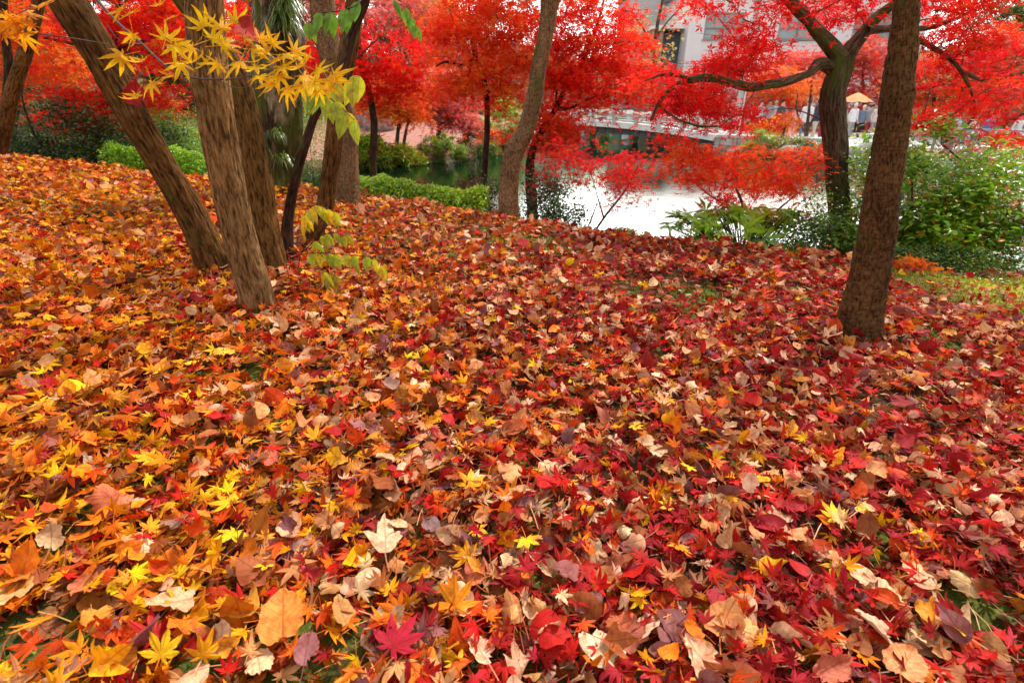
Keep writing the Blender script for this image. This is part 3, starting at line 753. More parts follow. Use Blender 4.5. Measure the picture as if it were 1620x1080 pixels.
hero(1545, 965, 'OV', 4, 60, .075, (.80, .56, .28), 'cream yellow narrow leaf beside moss at the right edge', 'broad leaf')
hero(1215, 594, 'HEART', 4, 40, .07, (.86, .70, .60), 'whitish curled leaf standing out on red litter at mid right', 'broad leaf', tilt=(.4, .1))
hero(800, 700, 'OV', 5, 80, .085, (.66, .30, .12), 'large caramel brown leaf in the middle of the slope', 'broad leaf', tilt=(.1, .2))
hero(630, 640, 'TULIP', 1, 60, .07, (.52, .34, .30), 'greyish mauve broad leaf in the middle distance left of centre', 'broad leaf')
LBL = {
 'y': ('bright yellow fallen maple leaf on the foreground litter', 'yellow fallen maple leaves in the foreground', 'maple leaf'),
 'o': ('orange fallen maple leaf on the foreground litter', 'orange fallen maple leaves in the foreground', 'maple leaf'),
 'r': ('red or crimson fallen maple leaf on the foreground litter', 'red fallen maple leaves in the foreground', 'maple leaf'),
 't': ('dry tan or cream broad leaf curled on the foreground litter', 'tan broad leaves in the foreground', 'broad leaf'),
 'b': ('brown or mauve broad leaf on the foreground litter', 'brown broad leaves in the foreground', 'broad leaf')}
def foreground_leaves(n):
    rng = np.random.default_rng(21); pts = []; tries = 0
    while len(pts) < n and tries < 20000:
        tries += 1
        px = rng.uniform(-20, 1640); py = 1095 - 445 * rng.random() ** 1.25
        r = ray(px, py); t = -(CAMH + .06 * 0) / (r[2] + .06 * r[0]); p = np.array([0, 0, CAMH]) + t * r
        if any((px - a) ** 2 + (py - b) ** 2 < 42 ** 2 for a, b in HERO): continue
        if any((p[0] - q[0]) ** 2 + (p[1] - q[1]) ** 2 < .052 ** 2 for q in pts): continue
        pts.append(p)
    pts = np.array(pts); n = len(pts)
    x, y = pts[:, 0], pts[:, 1]
    for i in range(n):
        broad = rng.random() < .36
        w = litter_w(x[i:i + 1], y[i:i + 1], broad)
        if not broad: w = w * np.array([2.6, 1.5, 1, 1, 1, 1, 1, .3, .2, .3, .3, .3])
        col, ci = palette(LC, w, 1, rng, .15); ci = int(ci[0]); col = col[0]
        tl = abs(rng.normal(0, .35))
        rot = (tl * math.cos(i), tl * math.sin(i), rng.uniform(0, 6.28))
        z = float(H(x[i], y[i])) + .048 + .012 * rng.random()
        k = {0: 'y', 1: 'y' if not broad else 't', 2: 'o', 3: 'o', 4: 'r', 5: 'r', 6: 'r', 7: 't', 8: 't', 9: 'b', 10: 'b', 11: 't'}[ci]
        if broad:
            kk = rng.choice(['OV', 'HEART', 'TRI', 'TULIP', 'HEART']); t = int(rng.integers(len(TB[kk])))
            if k in 'yor': k = 't' if k == 'y' else 'b'; col = col * .6 + np.array([.5, .3, .16]) * .4
            lb, gp, ct = LBL[k]
            place_leaf('broad_leaf', (kk, t), TB[kk][t], M_BROAD1, (x[i], y[i], z), rot, rng.uniform(.045, .085), col, lb, ct, gp)
        else:
            if k in 'tb': k = 'o'; col = col * .4 + np.array([.7, .22, .02]) * .6
            t = int(rng.integers(len(TM))); lb, gp, ct = LBL[k]
            place_leaf('maple_leaf', ('M', t), TM[t], M_MAPLE1, (x[i], y[i], z), rot, rng.uniform(.034, .052), col, lb, ct, gp)
foreground_leaves(240)

# ================================================================== TREES
def trunk_obj(t, name, pts, radii, m, seg=48, step=.02, bark=.006, seed=0, flare=.25, knots=(), lobes=.05, mode='v'):
    mb = MB(); tube(mb, pts, radii, seg, step, bark, seed, flare, knots, lobes=lobes, mode=mode)
    return mb.build(name, m, t)
def tree_at(px, py, label, cat='tree', Y=None, group=None, name='tree'):
    p = G(px, py) if Y is None else P(px, py, Y)
    p[2] = float(H(p[0], p[1])); return empty(name, p, label, cat, group), p
def path_on(pts, Y0, Y1=None, sink=.06, p0=None):
    q, r = px_path(pts, Y0, Y1)
    zb = float(H(q[0, 0], q[0, 1])) - sink
    d = q[0] - q[1]; q = np.concatenate([[[q[0, 0] + d[0] * .05, q[0, 1] + d[1] * .05, min(zb, q[0, 2] - .02)]], q]); r = np.concatenate([r[:1] * 1.05, r])
    return q, r

# twin left clump
t, p = tree_at(338, 430, 'dark leaning trunk tilting to the upper left beside the straight ridged trunk', 'leaning tree', name='leaning_tree')
q, r = path_on([(342, 428, 66), (330, 400, 62), (300, 335, 58), (262, 270, 58), (215, 190, 62), (165, 95, 72), (112, 10, 82), (60, -75, 80), (0, -190, 74), (-60, -330, 60)], p[1], p[1] - .35)
trunk_obj(t, 'trunk', q, r, B_LEAN, 140, .012, .009, 1, .28, knots=[(1.0, 2.2, .06, .02), (1.45, 2.0, .05, .015)])
t, p = tree_at(407, 496, 'straight ridged tan trunk with knots, nearest of the left clump', 'tree')
q, r = path_on([(409, 496, 60), (404, 465, 57), (386, 400, 57), (369, 330, 58), (353, 250, 60), (338, 160, 62), (326, 60, 64), (322, -40, 64), (318, -160, 62), (325, -340, 56)], p[1], p[1] - .1)
trunk_obj(t, 'trunk', q, r, B_MAIN, 150, .010, .010, 2, .26, knots=[(1.02, 4.6, .045, .018), (1.25, 4.9, .04, .014), (.6, 4.3, .03, .01)])
TWINTREE = (p[0], p[1])
t, p = tree_at(434, 434, 'slimmer tan trunk standing right behind the ridged trunk', 'tree')
q, r = path_on([(436, 434, 46), (432, 405, 44), (420, 350, 45), (402, 245, 46), (370, 115, 48), (325, 50, 46), (280, -20, 44), (235, -130, 40), (200, -260, 30)], p[1], p[1] + .1)
trunk_obj(t, 'trunk', q, r, B_BACK, 110, .012, .008, 3, .2, knots=[(.9, 5.2, .03, .012)])
# thin curving stems
t, p = tree_at(453, 416, 'thin dark stem curving up to the right in front of the grey trunks', 'sapling', name='sapling')
q, r = path_on([(453, 405, 26), (456, 345, 19), (471, 267, 17), (485, 222, 16), (500, 180, 15), (526, 146, 17), (545, 100, 17), (558, 50, 17), (578, 0, 16), (592, -70, 14), (600, -160, 10)], p[1])
trunk_obj(t, 'trunk', q, r, B_DARK, 24, .02, .003, 4, .3)
t, p = tree_at(505, 392, 'brown crooked trunk with a foot bent to the left behind the sapling', 'tree')
q, r = path_on([(478, 392, 22), (496, 368, 30), (512, 335, 29), (520, 290, 29), (528, 225, 30), (536, 165, 30), (546, 105, 30), (556, 50, 30), (562, 0, 30), (575, -90, 28), (590, -200, 22)], p[1])
trunk_obj(t, 'trunk', q, r, B_LEAN, 56, .016, .005, 5, .2)
t, p = tree_at(551, 312, 'grey brown trunk with mossy foot at the edge of the slope, bending left above', 'tree', Y=4.75)
q, r = path_on([(551, 314, 38), (551, 260, 34), (550, 222, 33), (544, 175, 36), (528, 110, 40), (515, 50, 42), (508, -10, 42), (500, -100, 40), (495, -220, 32)], p[1])
trunk_obj(t, 'trunk', q, r, B_GREY, 48, .02, .006, 6, .25)
# old mossy trunk with ferns
t, p = tree_at(443, 302, 'massive old mossy trunk with peeling pinkish bark and fern tufts', 'old tree', name='old_tree', Y=5.1)
q, r = path_on([(443, 302, 62), (442, 270, 64), (438, 210, 78), (435, 150, 86), (437, 90, 88), (438, 30, 88), (438, -60, 90), (436, -180, 84)], p[1])
trunk_obj(t, 'trunk', q, r, B_OLD, 80, .02, .02, 7, .25, lobes=.22)
def fern(mb, c, n, L, rng, back=-1.0, spread=.9, cols=((.05, .12, .01), (.12, .2, .02), (.25, .28, .03))):
    for i in range(n):
        a = rng.uniform(-PI, PI); l = L * rng.uniform(.5, 1.1)
        d = np.array([math.cos(a) * spread, back * (.3 + .6 * rng.random()), .5 + .4 * rng.random()]); d /= np.linalg.norm(d)
        s = np.linspace(0, 1, 7)
        pts = c + rng.normal(0, L * .12, 3) + d[None] * (s * l)[:, None] + np.array([0, 0, -1.1 * l])[None] * (s ** 2.2)[:, None]
        w = .007 * L / .25 * (1 - s ** 2 * .9); side = np.cross(d, [0, 0, 1]); side /= np.linalg.norm(side) + 1e-9
        v = np.stack([pts - side * w[:, None], pts + side * w[:, None]], 1).reshape(-1, 3)
        f = [(2 * k, 2 * k + 1, 2 * k + 3, 2 * k + 2) for k in range(6)]
        cc = np.array(cols[int(rng.integers(len(cols)))]) * rng.uniform(.7, 1.2)
        mb.add(v, f, cc, (0, 0, 0))
rngf = np.random.default_rng(9)
for (px, py, n, L) in [(448, 32, 150, .25), (455, 8, 60, .22), (437, 212, 50, .16), (447, 250, 50, .17), (410, 225, 30, .2)]:
    mb = MB(); c = P(px, py, p[1] - .27); fern(mb, c, n, L, rngf); mb.build('fern_tuft', M_GREEN, t)
# pale crooked trunk at the crest
t, p = tree_at(804, 338, 'smooth grey brown trunk leaning right at the crest with a forked top', 'tree', Y=4.85)
q, r = path_on([(804, 342, 34), (805, 300, 31), (808, 262, 31), (815, 237, 34), (832, 205, 30), (844, 160, 27), (853, 105, 26), (862, 60, 25), (868, 20, 27), (866, -30, 24), (860, -120, 22), (858, -220, 16)], p[1])
trunk_obj(t, 'trunk', q, r, B_GREY, 44, .018, .004, 8, .15, mode='h')
q, r = px_path([(865, 30, 20), (876, 5, 20), (884, -40, 19), (900, -130, 16), (915, -230, 10)], p[1]); trunk_obj(t, 'limb', q, r, B_GREY, 28, .03, .003, 9, 0)
q, r = px_path([(820, 245, 22), (806, 236, 14), (801, 228, 8)], p[1] - .03); trunk_obj(t, 'stub', q, r, B_GREY, 20, .02, .004, 9, 0)
# right near trunk
t, p = tree_at(1357, 538, 'thick reddish brown trunk rising from crimson leaves, nearest on the right', 'tree')
q, r = path_on([(1352, 540, 92), (1358, 515, 80), (1366, 475, 74), (1376, 430, 69), (1387, 370, 67), (1396, 296, 63), (1408, 230, 60), (1420, 130, 56), (1430, 60, 52), (1436, 0, 49), (1446, -100, 46), (1458, -260, 40)], p[1], p[1] + .05)
trunk_obj(t, 'trunk', q, r, B_RIGHT, 130, .008, .012, 10, .22, mode='h', knots=[(1.15, 5.0, .04, .012), (.8, 4.4, .03, .01)])
# left edge trunks
t, p = tree_at(-8, 256, 'brown trunk at the left edge of the slope leaning right', 'tree', Y=6.1)
q, r = path_on([(-8, 256, 40), (2, 222, 32), (14, 167, 30), (28, 120, 28), (40, 83, 27), (52, 40, 25), (62, 0, 23), (75, -80, 22), (90, -200, 16)], p[1])
trunk_obj(t, 'trunk', q, r, B_LEAN, 36, .025, .005, 11, .2)
t, p = tree_at(10, 245, 'dark slender trunk half hidden behind the left edge trunk', 'tree', Y=7.4)
q, r = path_on([(2, 250, 22), (8, 180, 18), (14, 110, 17), (8, 50, 17), (4, -20, 16), (0, -150, 12)], 7.4)
trunk_obj(t, 'trunk', q, r, B_DARK, 24, .05, .005, 12, .2)
t, p = tree_at(72, 250, 'dark bare branching stem among the left evergreens', 'sapling', Y=7.2, name='sapling')
q, r = path_on([(72, 245, 6), (55, 215, 6), (45, 190, 5), (37, 165, 4), (30, 120, 3)], 7.2); trunk_obj(t, 'trunk', q, r, B_DARK, 10, .05, .002, 13, .2)

# ------------------------------------------------------------------ crowns
def crown_tree(name, label, cat, trunk_px, Y, bark, regions, cols, weights, leaf=.03, per=110, pad=.32, limbs=(), Yj=.7, seed=0, tmpl=None, group=None, foliage='foliage', mfol=None, seg=20, flat=.42, twig_r=.005, Y1=None, jitc=.18, lobes=.1, base_sink=.1, tiltsd=.8, colour2=None):
    """tree with trunk, limbs, one twig mesh and one foliage mesh; regions = (px, py, rx, ry, pads[, depth offset])"""
    rng = np.random.default_rng(100 + seed)
    q, r = path_on(trunk_px, Y, Y1, base_sink)
    t = empty(name, (q[0][0], q[0][1], float(H(q[0][0], q[0][1]))), label, cat, group)
    mb = MB(); tp = tube(mb, q, r, seg, .05, .006 if r[0] > .05 else .002, seed, .25, lobes=lobes); mb.build('trunk', bark, t)
    nodes = [tp[len(tp) // 3:]]; 
    for li, lp in enumerate(limbs):
        ql, rl = px_path([a[:3] for a in lp], Y)
        for i, a in enumerate(lp):
            if len(a) > 3: ql[i] = P(a[0], a[1], Y + a[3])
        mb = MB(); nodes.append(tube(mb, ql, rl, max(10, seg * 2 // 3), .05, .004, seed + li, 0, lobes=lobes)); mb.build('limb', bark, t)
    nodes = np.concatenate(nodes)
    tw = MB(); fo = MB(); pads = []
    for rg in regions:
        cx, cy, rx, ry, n = rg[:5]; dy = rg[5] if len(rg) > 5 else 0
        a = rng.uniform(0, 2 * PI, n); rr = np.sqrt(rng.random(n))
        for i in range(n):
            pads.append(P(cx + rx * rr[i] * math.cos(a[i]), cy + ry * rr[i] * math.sin(a[i]), Y + dy + rng.uniform(-Yj, Yj)))
    pads = np.array(pads)
    base = tp[int(len(tp) * .6)]
    order = np.argsort(np.linalg.norm(pads - base, axis=1))
    N = nodes
    for i in order:
        pd = pads[i]; d = np.linalg.norm(N - pd, axis=1); d = d + .4 * np.maximum(0, N[:, 2] - pd[2])
        j = int(np.argmin(d)); a = N[j]; L = np.linalg.norm(pd - a)
        if L > .05:
            mid = (a + pd) / 2 + rng.normal(0, .1 * L, 3) + [0, 0, .06 * L]
            pts = tube(tw, np.array([a, mid, pd]), np.array([twig_r * (1 + min(L, 3) * .9), twig_r * .8, twig_r * .35]), 5, max(.08, L / 8), 0, 0)
            N = np.concatenate([N, pts[1:]])
            k = 2
            for _ in range(k):
                e = pd + rng.normal(0, 1, 3) * [pad * .6, pad * .6, pad * .15]
                tube(tw, np.array([pts[-2], (pd + e) / 2, e]), np.array([twig_r * .5, twig_r * .35, twig_r * .2]), 4, .15, 0, 0)
    per = int(per * .55); k = len(pads) * per
    pi = np.repeat(np.arange(len(pads)), per)
    psz = rng.uniform(.6, 1.25, len(pads)) * pad
    u = rng.normal(0, .5, (k, 3)); 
    ex = rng.uniform(.7, 1.3, len(pads))[pi]
    off = np.stack([u[:, 0] * ex, u[:, 1], u[:, 2] * flat], 1) * psz[pi][:, None]
    off[:, 2] -= .35 * (off[:, 0] ** 2 + off[:, 1] ** 2) / pad      # drooping rims
    pos = pads[pi] + off
    if weights is None: weights = [1] * len(cols)
    cc, _ = palette(cols, weights, k, rng, jitc)
    pc, _ = palette(cols, weights, len(pads), rng, jitc * .7)
    cc = cc * .45 + pc[pi] * .55
    cc = cc * (.88 + .3 * rng.random(len(pads))[pi])[:, None] * (.9 + .25 * sstep(-.3, .4, off[:, 2] / pad))[:, None]  # lower leaves of each pad darkened: self-shadow put into the colour
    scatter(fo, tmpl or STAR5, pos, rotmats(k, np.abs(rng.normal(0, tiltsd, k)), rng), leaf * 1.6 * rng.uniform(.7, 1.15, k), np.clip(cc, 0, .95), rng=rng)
    tw.build('twigs', bark if r[0] > .3 else M_TWIG, t)
    fo.build(foliage, mfol or M_CROWN, t)
    return t
R1 = (.90, .020, .012); R2 = (.93, .085, .014); R3 = (.74, .008, .022); R4 = (.93, .19, .02); R5 = (.50, .006, .012); OR = (.85, .26, .03); PK = (.70, .16, .15); PK2 = (.72, .30, .26)  # PK and PK2 are paled pinks: distance haze put into the leaf colour
# orange red maple behind the crest trunk
crown_tree('red_maple', 'slender red and orange maple with a thin dark trunk left of the pale crest trunk', 'maple tree',
    [(768, 345, 11), (766, 290, 10), (770, 220, 10), (771, 165, 9), (768, 140, 9), (762, 115, 9), (752, 90, 8), (745, 50, 6), (742, 10, 5)], 7.0, B_DARK,
    [(745, 20, 60, 35, 24), (720, 60, 40, 45, 16), (800, 40, 50, 55, 24), (795, 105, 50, 35, 20), (740, 120, 45, 22, 12), (720, 140, 30, 14, 6), (800, 155, 30, 30, 8), (790, 215, 22, 7, 3), (840, 60, 30, 60, 10), (760, -50, 90, 40, 22)],
    [R1, R2, R4, OR], [3.5, 3, 2, 1], limbs=[[(752, 92, 6), (730, 104, 5, -.2), (705, 98, 4, -.4), (690, 105, 3, -.5)], [(770, 150, 7), (785, 130, 5, .2), (800, 100, 4, .4)]], seed=1, leaf=.034, per=120, pad=.30)
crown_tree('red_maple', 'scarlet maple spreading behind the right side of the crest trunk', 'maple tree',
    [(842, 330, 18), (838, 270, 15), (845, 230, 13), (862, 200, 12), (880, 170, 10), (895, 140, 9), (912, 117, 8), (930, 80, 6), (945, 40, 5), (955, 0, 4)], 7.0, B_DARK,
    [(930, 40, 75, 50, 40), (900, 100, 60, 45, 30), (960, 122, 75, 30, 30), (1000, 140, 45, 18, 8), (900, 170, 45, 40, 22), (905, 215, 30, 20, 8), (990, 90, 50, 40, 20), (900, -40, 110, 40, 30), (850, 200, 30, 35, 8), (875, 235, 30, 15, 4)],
    [R1, R2, R3, R4], [4, 2.5, 1, 1], limbs=[[(880, 172, 7), (900, 172, 5, -.1), (925, 160, 4, -.2), (950, 150, 3, -.3)], [(862, 200, 8), (878, 175, 5, .3), (882, 140, 4, .4), (905, 100, 3, .5)]], seed=2, leaf=.034, per=120, pad=.30)
# red layered sprays in front of the pond
crown_tree('maple_sapling', 'thin maple sapling with loose scarlet sprays over the bright water', 'maple sapling',
    [(940, 372, 5), (955, 345, 5), (975, 320, 5), (990, 300, 4), (1000, 280, 3), (1010, 262, 2)], 5.7, M_TWIG,
    [(900, 245, 55, 22, 14), (950, 270, 60, 25, 16), (900, 285, 45, 20, 9), (1000, 262, 50, 18, 9), (1010, 290, 50, 20, 6), (1045, 250, 35, 12, 4), (975, 310, 50, 18, 3)],
    [R3, R1, R2], [3, 3, 1], limbs=[[(955, 345, 4), (945, 310, 3), (938, 285, 2), (930, 260, 2)], [(928, 365, 4), (938, 340, 3), (945, 320, 2)]], seed=3, leaf=.024, per=72, pad=.22, seg=8, Yj=.5, twig_r=.0028)
crown_tree('maple_sapling', 'low scarlet maple fanning over the leafy shrub at the water edge', 'maple sapling',
    [(1190, 385, 9), (1185, 360, 8), (1178, 335, 6), (1170, 310, 5), (1160, 290, 4)], 5.1, M_TWIG,
    [(1110, 262, 65, 18, 14), (1190, 252, 70, 16, 16), (1260, 268, 50, 22, 14), (1150, 285, 70, 12, 12), (1220, 290, 60, 12, 7), (1090, 240, 35, 14, 7), (1055, 222, 24, 12, 4), (1290, 245, 30, 14, 5), (1145, 318, 28, 8, 4), (1210, 345, 30, 6, 3)],
    [R2, R1, R4], [3, 3.5, 2], limbs=[[(1190, 370, 6), (1215, 345, 5, -.1), (1245, 320, 4, -.2), (1270, 300, 3)], [(1178, 335, 5), (1140, 320, 4, .1), (1100, 290, 3, .2), (1070, 250, 2, .2)]], seed=4, leaf=.030, per=68, pad=.22, seg=10, Yj=.5, twig_r=.003, colour2=None)
# big forked maple on the right
t4 = crown_tree('red_maple', 'old forked maple with thick bending limbs and crimson crown at right', 'maple tree',
    [(1331, 412, 46), (1330, 350, 40), (1326, 290, 40), (1322, 235, 42), (1317, 185, 45), (1316, 150, 46), (1326, 115, 46), (1330, 90, 46)], 5.0, B_MAPLE,
    [(1170, 105, 50, 20, 8), (1120, 150, 60, 22, 13), (1075, 160, 45, 20, 10), (1150, 178, 40, 18, 7), (1050, 125, 55, 18, 7), (1130, 95, 50, 10, 5), (1180, 72, 30, 16, 5), (1110, 4, 60, 8, 5), (1195, 40, 12, 16, 3), (1205, 78, 35, 14, 5), (1260, 10, 60, 14, 6), (1330, 20, 50, 22, 9, .4), (1400, -15, 50, 25, 8), (1500, 30, 70, 35, 16, .3), (1560, 80, 60, 40, 14, .3), (1500, 110, 50, 30, 7, .5), (1590, 140, 40, 30, 8, .2), (1520, 175, 60, 22, 10, .3), (1480, 195, 40, 15, 6, .3), (1590, 215, 40, 18, 6, .2), (1300, -70, 160, 50, 30), (1560, -40, 90, 40, 16), (1610, 300, 25, 40, 5)],
    [R3, R1, R2, R5], [3, 4, 1.3, .5], seed=5, leaf=.032, per=88, pad=.30, seg=44, flat=.22, Yj=.55, lobes=.28,
    limbs=[[(1332, 104, 40), (1318, 78, 34, -.05), (1298, 55, 29, -.1), (1275, 28, 27, -.2), (1250, 3, 25, -.3), (1215, -40, 22, -.4), (1180, -110, 18, -.5)],
           [(1328, 108, 38), (1346, 78, 34, 0), (1368, 50, 30, .05), (1392, 24, 26, .1), (1415, 5, 23, .1), (1450, -40, 20, .1), (1490, -110, 15, .1)],
           [(1320, 112, 22), (1297, 101, 18, -.1), (1280, 116, 15, -.15), (1250, 127, 14, -.2), (1215, 135, 13, -.25), (1190, 138, 13, -.3), (1160, 132, 12, -.35), (1125, 124, 11, -.4), (1095, 126, 10, -.4), (1065, 138, 9, -.45), (1045, 160, 7, -.45), (1030, 190, 5, -.45)],
           [(1095, 126, 7, -.4), (1075, 120, 5, -.5), (1050, 118, 4, -.5), (1020, 128, 3, -.5)],
           [(1040, 165, 4, -.45), (1075, 190, 4, -.5), (1110, 200, 3, -.5), (1140, 200, 2, -.5)],
           [(1370, 48, 14), (1410, 46, 11, .1), (1470, 44, 9, .2), (1530, 22, 7, .2), (1575, -5, 5, .2)],
           [(1440, 56, 11, .2), (1480, 78, 10, .1), (1510, 100, 9, 0), (1530, 130, 7, 0), (1545, 170, 4, 0)],
           [(1520, 112, 6, 0), (1560, 128, 6, 0), (1600, 120, 4, 0), (1650, 105, 3, 0)],
           [(1540, 186, 5, 0), (1520, 210, 5, 0), (1490, 228, 4, 0)]])
# background left: red maple above dark evergreens
crown_tree('red_maple', 'scarlet maple with layered boughs behind the leaning trunks at left', 'maple tree',
    [(150, 250, 16), (160, 190, 14), (175, 130, 13), (180, 80, 11), (185, 20, 9), (190, -40, 7)], 8.6, B_DARK,
    [(120, 20, 90, 40, 26), (230, 60, 60, 55, 26), (270, 20, 60, 40, 18), (130, 140, 60, 12, 12), (90, 170, 40, 10, 8), (170, 160, 50, 14, 12), (255, 150, 40, 22, 10), (120, 190, 45, 10, 7), (60, 110, 40, 40, 8), (370, 40, 40, 60, 18), (180, -50, 160, 40, 30)],
    [R1, R2, R3, R4], [4, 2, 2, 1], limbs=[[(170, 150, 9), (140, 150, 7, -.2), (100, 162, 5, -.3), (70, 172, 3, -.4)], [(180, 80, 8), (120, 70, 6), (70, 60, 4)], [(180, 80, 8), (240, 60, 6), (300, 30, 4)]], seed=6, leaf=.042, per=120, pad=.40, flat=.18, Yj=.8)
crown_tree('orange_maple', 'orange maple at the far upper left behind the edge trunks', 'maple tree',
    [(20, 240, 14), (30, 150, 12), (45, 60, 10), (50, 0, 8)], 10.5, B_DARK,
    [(40, 60, 60, 60, 24), (90, 100, 60, 30, 16), (20, 0, 80, 40, 18), (0, 130, 30, 30, 6), (60, -60, 120, 40, 20)], [OR, R4, R2], [3, 2, 1.5], seed=7, leaf=.05, per=110, pad=.45)
crown_tree('red_maple', 'crimson maple crown filling the gap behind the old mossy trunk', 'maple tree',
    [(590, 262, 12), (592, 200, 12), (585, 150, 11), (570, 90, 10), (565, 30, 8)], 10.0, B_DARK,
    [(600, 120, 50, 35, 20), (560, 60, 50, 50, 20), (640, 100, 50, 30, 20), (660, 140, 35, 14, 7), (490, 90, 30, 60, 12), (640, 70, 50, 25, 10), (500, 150, 20, 30, 5)], [R1, R3, R2], [4, 3, 1], seed=8, leaf=.045, per=120, pad=.42, Yj=.6)
# ================================================================== FAR BANK, BRIDGE, PATH, BUILDING
M_STONE = simple('granite', (.58, .58, .54), .85, .35, 3, .6)
M_STONE_D = simple('granite_shaded', (.11, .11, .105), .9, .4, 3, .6)  # bridge beam stone: the shade beneath the deck put into its colour
M_PATH = simple('gravel', (.46, .45, .46), .95, .12, 6, .3)
def ground_strip(name, pts, m, lift=.02, n=10):
    """flat sheet following the ground between two polylines [(x,y_near,y_far)...]"""
    pts = np.array(pts, float); xs = np.linspace(pts[0, 0], pts[-1, 0], 60)
    yn = np.interp(xs, pts[:, 0], pts[:, 1]); yf = np.interp(xs, pts[:, 0], pts[:, 2]); V = []
    for k in range(n + 1):
        y = yn + (yf - yn) * k / n; V.append(np.stack([xs, y, H(xs, y) + lift], 1))
    V = np.concatenate(V); m_ = len(xs)
    i = np.arange(n)[:, None] * m_; j = np.arange(m_ - 1)[None]
    F = np.stack([i + j, i + j + 1, i + m_ + j + 1, i + m_ + j], -1).reshape(-1, 4)
    mb = MB(); mb.add(V, F); return tag(mb.build(name, m), kind='structure')
ground_strip('gravel_path', [(9.6, 25.2, 36), (14, 23.5, 34), (22, 20.5, 31), (45, 19, 30)], M_PATH)
ground_strip('grass_strip', [(9.7, 24.3, 25.15), (11, 23.9, 24.9), (13, 23.0, 23.9), (15, 22.2, 23.2)], simple('yellow_grass', (.5, .38, .06), .9, .3, 12, .8), .03, 3)

def rubble_wall(name, label, pts, z0, z1, cat='stone wall', course=.3, thick=.45, cap=True, seed=1):
    """stone blocks in courses: one wall mesh plus a coping part"""
    pts = np.array(pts, float); rng = random.Random(seed)
    t = empty(name, (pts[0][0], pts[0][1], z0), label, cat)
    mb = MB(); cp = MB()
    for a, b in zip(pts[:-1], pts[1:]):
        L = np.linalg.norm(b - a); ang = math.atan2(b[1] - a[1], b[0] - a[0]); nrow = max(1, int((z1 - z0) / course))
        mb.box((*(a + b) / 2, (z0 + z1) / 2), (L, thick * .8, z1 - z0 - .02), ang)
        for k in range(nrow):
            x = rng.uniform(-.3, 0)
            while x < L:
                w = rng.uniform(.35, .8); xa = max(x, 0); xb = min(x + w, L)
                if xb - xa > .06:
                    c = a + (b - a) / L * (xa + xb) / 2; hh = (z1 - z0) / nrow
                    mb.box((*c, z0 + (k + .5) * hh), (xb - xa - .03, thick + rng.uniform(-.04, .06), hh - .03), ang + rng.uniform(-.02, .02))
                x += w
        if cap: cp.box((*(a + b) / 2, z1 + .06), (L + .02, thick + .1, .12), ang)
    mb.build('masonry', M_STONE_D if not cap else M_STONE, t, smooth=False)
    if cap: cp.build('coping', M_STONE, t, smooth=False)
    return t
rubble_wall('stone_wall', 'low grey stone retaining wall between the bridge end and the shrubs', [(8.95, 24.6), (10.0, 24.0), (11.6, 23.2), (13.0, 22.0)], -1.35, -.72)
rubble_wall('stone_wall', 'low pale stone wall at the left pond shore by the round shrubs', [(-1.0, 24.0), (0.6, 26.2), (1.2, 27.6)], -1.4, -.75, seed=3)

